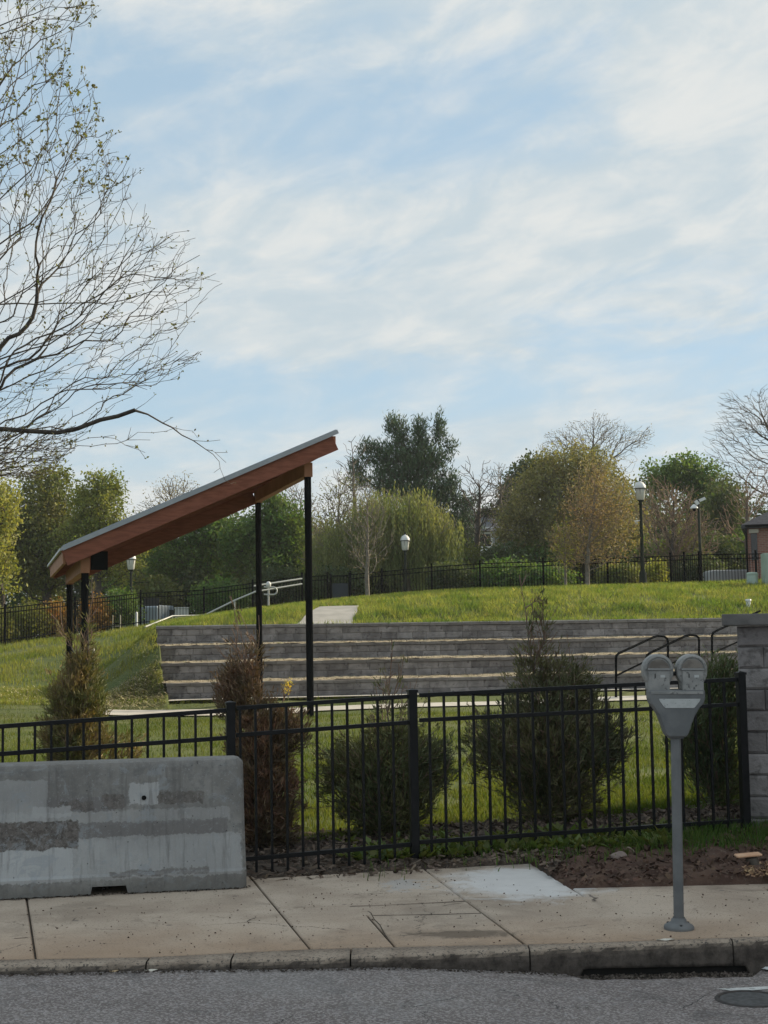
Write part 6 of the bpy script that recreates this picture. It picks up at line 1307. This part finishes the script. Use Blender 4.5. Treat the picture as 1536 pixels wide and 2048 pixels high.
juniper('dead brown juniper right of the concrete barrier', 520, 1712, 11.75, [(515, 1590, 82, 100, 1.1), (520, 1480, 66, 80, 1), (478, 1390, 48, 60, .9), (490, 1320, 40, 50, .6), (530, 1670, 70, 40, .9), (580, 1460, 40, 50, .4)], 2500, 502, jb, k=11, thin=1330)
juniper('dark green juniper with open twigs straddling the middle fence post', 775, 1694, 12.1, [(770, 1590, 105, 70, 1.2), (780, 1520, 96, 66, 1.), (690, 1530, 54, 54, .7), (862, 1530, 48, 64, .7), (785, 1450, 60, 46, .5), (790, 1380, 44, 60, .28), (785, 1320, 14, 26, .2), (780, 1650, 70, 40, .9), (655, 1580, 22, 30, .3)], 2000, 503, jg, k=11, thin=1450)
juniper('largest dark juniper with a tall twiggy leader', 1095, 1655, 12.5, [(1100, 1500, 138, 95, 1.25), (1110, 1590, 90, 56, 1.1), (1135, 1380, 62, 70, 1.), (1070, 1420, 70, 60, .7), (975, 1490, 50, 66, .6), (1215, 1480, 40, 80, .7), (1085, 1290, 36, 50, .6), (1075, 1230, 22, 44, .9), (1060, 1330, 40, 50, .5)], 2900, 504, jdk, k=11, thin=1320)
juniper('leafy evergreen shrub between the meter and the block pier', 1425, 1625, 13.0, [(1420, 1450, 62, 100, 1.), (1440, 1560, 52, 66, .8), (1450, 1370, 44, 56, .8), (1370, 1480, 34, 70, .7), (1380, 1340, 24, 26, .3)], 1500, 505, leafm('broad evergreen', (.09, .12, .06), (.15, .18, .09), s=2.5, tr=.2), k=9, ls=.042, lspread=.03)
# yellow sprig on the lawn edge
q = ground(575, 1398, 25, 37.5); shrub_ = tree('yellow_sprig', 'small plant with bright yellow blossom near the foot of the terraces', 575, q.y, .015, [(575, 1374, 9, 11, 1), (582, 1366, 5, 5, .6)], 30, 601, M['twig'], leafm('yellow blossom', (.75, .55, .03), (.6, .5, .05), s=5), .035, 6, .04, seg=.06, rt=.004, tw_r=.009, fork=.08, cat='plant', crown_name='blossom')
# stump with a fresh cut, beside the wood chips
q = ground(1506, 1738, 8.6, 12); st = thing('tree_stump', q, 'freshly cut little stump leaning in the wood chips at the right edge', 'stump')
mb = MB(); mb.tube([q+Vector((.02, .0, -.03)), q+Vector((0, 0, .05)), q+Vector((-.01, -.01, .082))], [.045, .04, .042], 14); mb.build('stem', M['bark'], st)
mb = MB(); mb.frame(q+Vector((-.03, 0, .094)), (.085, .0, .006), (0, .055, 0), (0, 0, .008)); mb.build('cut_face', mat('fresh cut wood', (.62, .36, .22), (.70, .46, .30), rough=.8, scale=12), st, bevel=.007)
q = ground(1240, 1722, 8.6, 12); st = thing('field_stone', q, 'half buried pinkish stone in the bare dirt patch', 'stone')
bm = bmesh.new(); bmesh.ops.create_icosphere(bm, subdivisions=3, radius=.055); rr = random.Random(3)
for v in bm.verts: n_ = v.co.normalized(); v.co = Vector((n_.x*.075, n_.y*.05, n_.z*.045))*(1+.12*math.sin(n_.x*5+1)*math.cos(n_.y*4)+.03*rr.random())
me = bpy.data.meshes.new('field_stone'); bm.to_mesh(me); bm.free(); me.transform(Matrix.Translation(q+Vector((0, 0, .02)))); link('stone_body', me, mat('pinkish stone', (.22, .17, .15), (.28, .22, .19), rough=.9, scale=20), st)
mb = MB(); p = ground(1255, 1716, 8.6, 12); mb.tube([p+Vector((.05*math.cos(a), .01, .03+.045*math.sin(a))) for a in np.linspace(-1.2, 1.5, 10)], .005, 6); o = mb.build('curled_root', mat('pale root', (.40, .33, .26), rough=.8), loc=p); tag(o, 'pale curled root sticking out of the dirt beside the stone', 'root')
# litter along the kerb
def litter(name, px, py, z, sx, sy, colr, lab, cat, rz=0.2, th=.004):
    p = atz(px, py, z); bm = bmesh.new(); bmesh.ops.create_grid(bm, x_segments=8, y_segments=3, size=.5); r_ = random.Random(px)
    for v in bm.verts: v.co = Vector((v.co.x*sx*(1-.15*abs(v.co.y)), v.co.y*sy*(1+.3*math.sin(v.co.x*5)), th+.004*math.sin(v.co.x*6+v.co.y*3)+r_.uniform(0, .0015)))
    me = bpy.data.meshes.new(name); bm.to_mesh(me); bm.free(); me.transform(Matrix.Rotation(rz, 4, 'Z')); me.transform(Matrix.Translation(p)); o = link(name, me, colr, loc=p)
    md = o.modifiers.new('thickness', 'SOLIDIFY'); md.thickness = .0015; tag(o, lab, cat)
paper = mat('pale litter', (.62, .58, .50), rough=.8)
litter('paper_strip', 1331, 1880.5, .002, .10, .016, paper, 'pale flat wooden strip lying on the kerb edge below the meter', 'litter', .05)
zr_ = lambda px: float(kerb_z(atz(px, 1945, -.1).x))
litter('dry_leaf', 228, 1943.5, zr_(228), .05, .02, mat('tan leaf', (.45, .33, .20), rough=.8), 'tan dry leaf in the gutter below the barrier', 'leaf', .3)
litter('paper_scrap', 302, 1942, zr_(302), .07, .018, paper, 'pale paper scrap in the gutter right of the tan leaf', 'litter', .1)
litter('paper_scrap', 1382, 1941, zr_(1382)-.02, .05, .04, paper, 'pale scrap lying in the broken gutter strip', 'litter', .5, .012)
litter('white_cup_lid', 1536, 1942, zr_(1536), .06, .05, whitem, 'white scrap in the gutter at the right edge', 'litter', .2, .014)
# ================================================================== AIR
mb = MB(); mb.box((0, 700, 12.2), 5200, 5200, 30.4)
hz_ = mb.build('haze', None); tag(hz_, kind='stuff')
hm = bpy.data.materials.new('thin haze'); hm.use_nodes = True; t = NT(hm.node_tree); ho_ = t.n('ShaderNodeOutputMaterial'); pvn = t.n('ShaderNodeVolumePrincipled')
pvn.inputs['Color'].default_value = (.86, .89, .92, 1); pvn.inputs['Density'].default_value = .00035; t.l(pvn.outputs[0], ho_.inputs['Volume']); hz_.data.materials.append(hm)
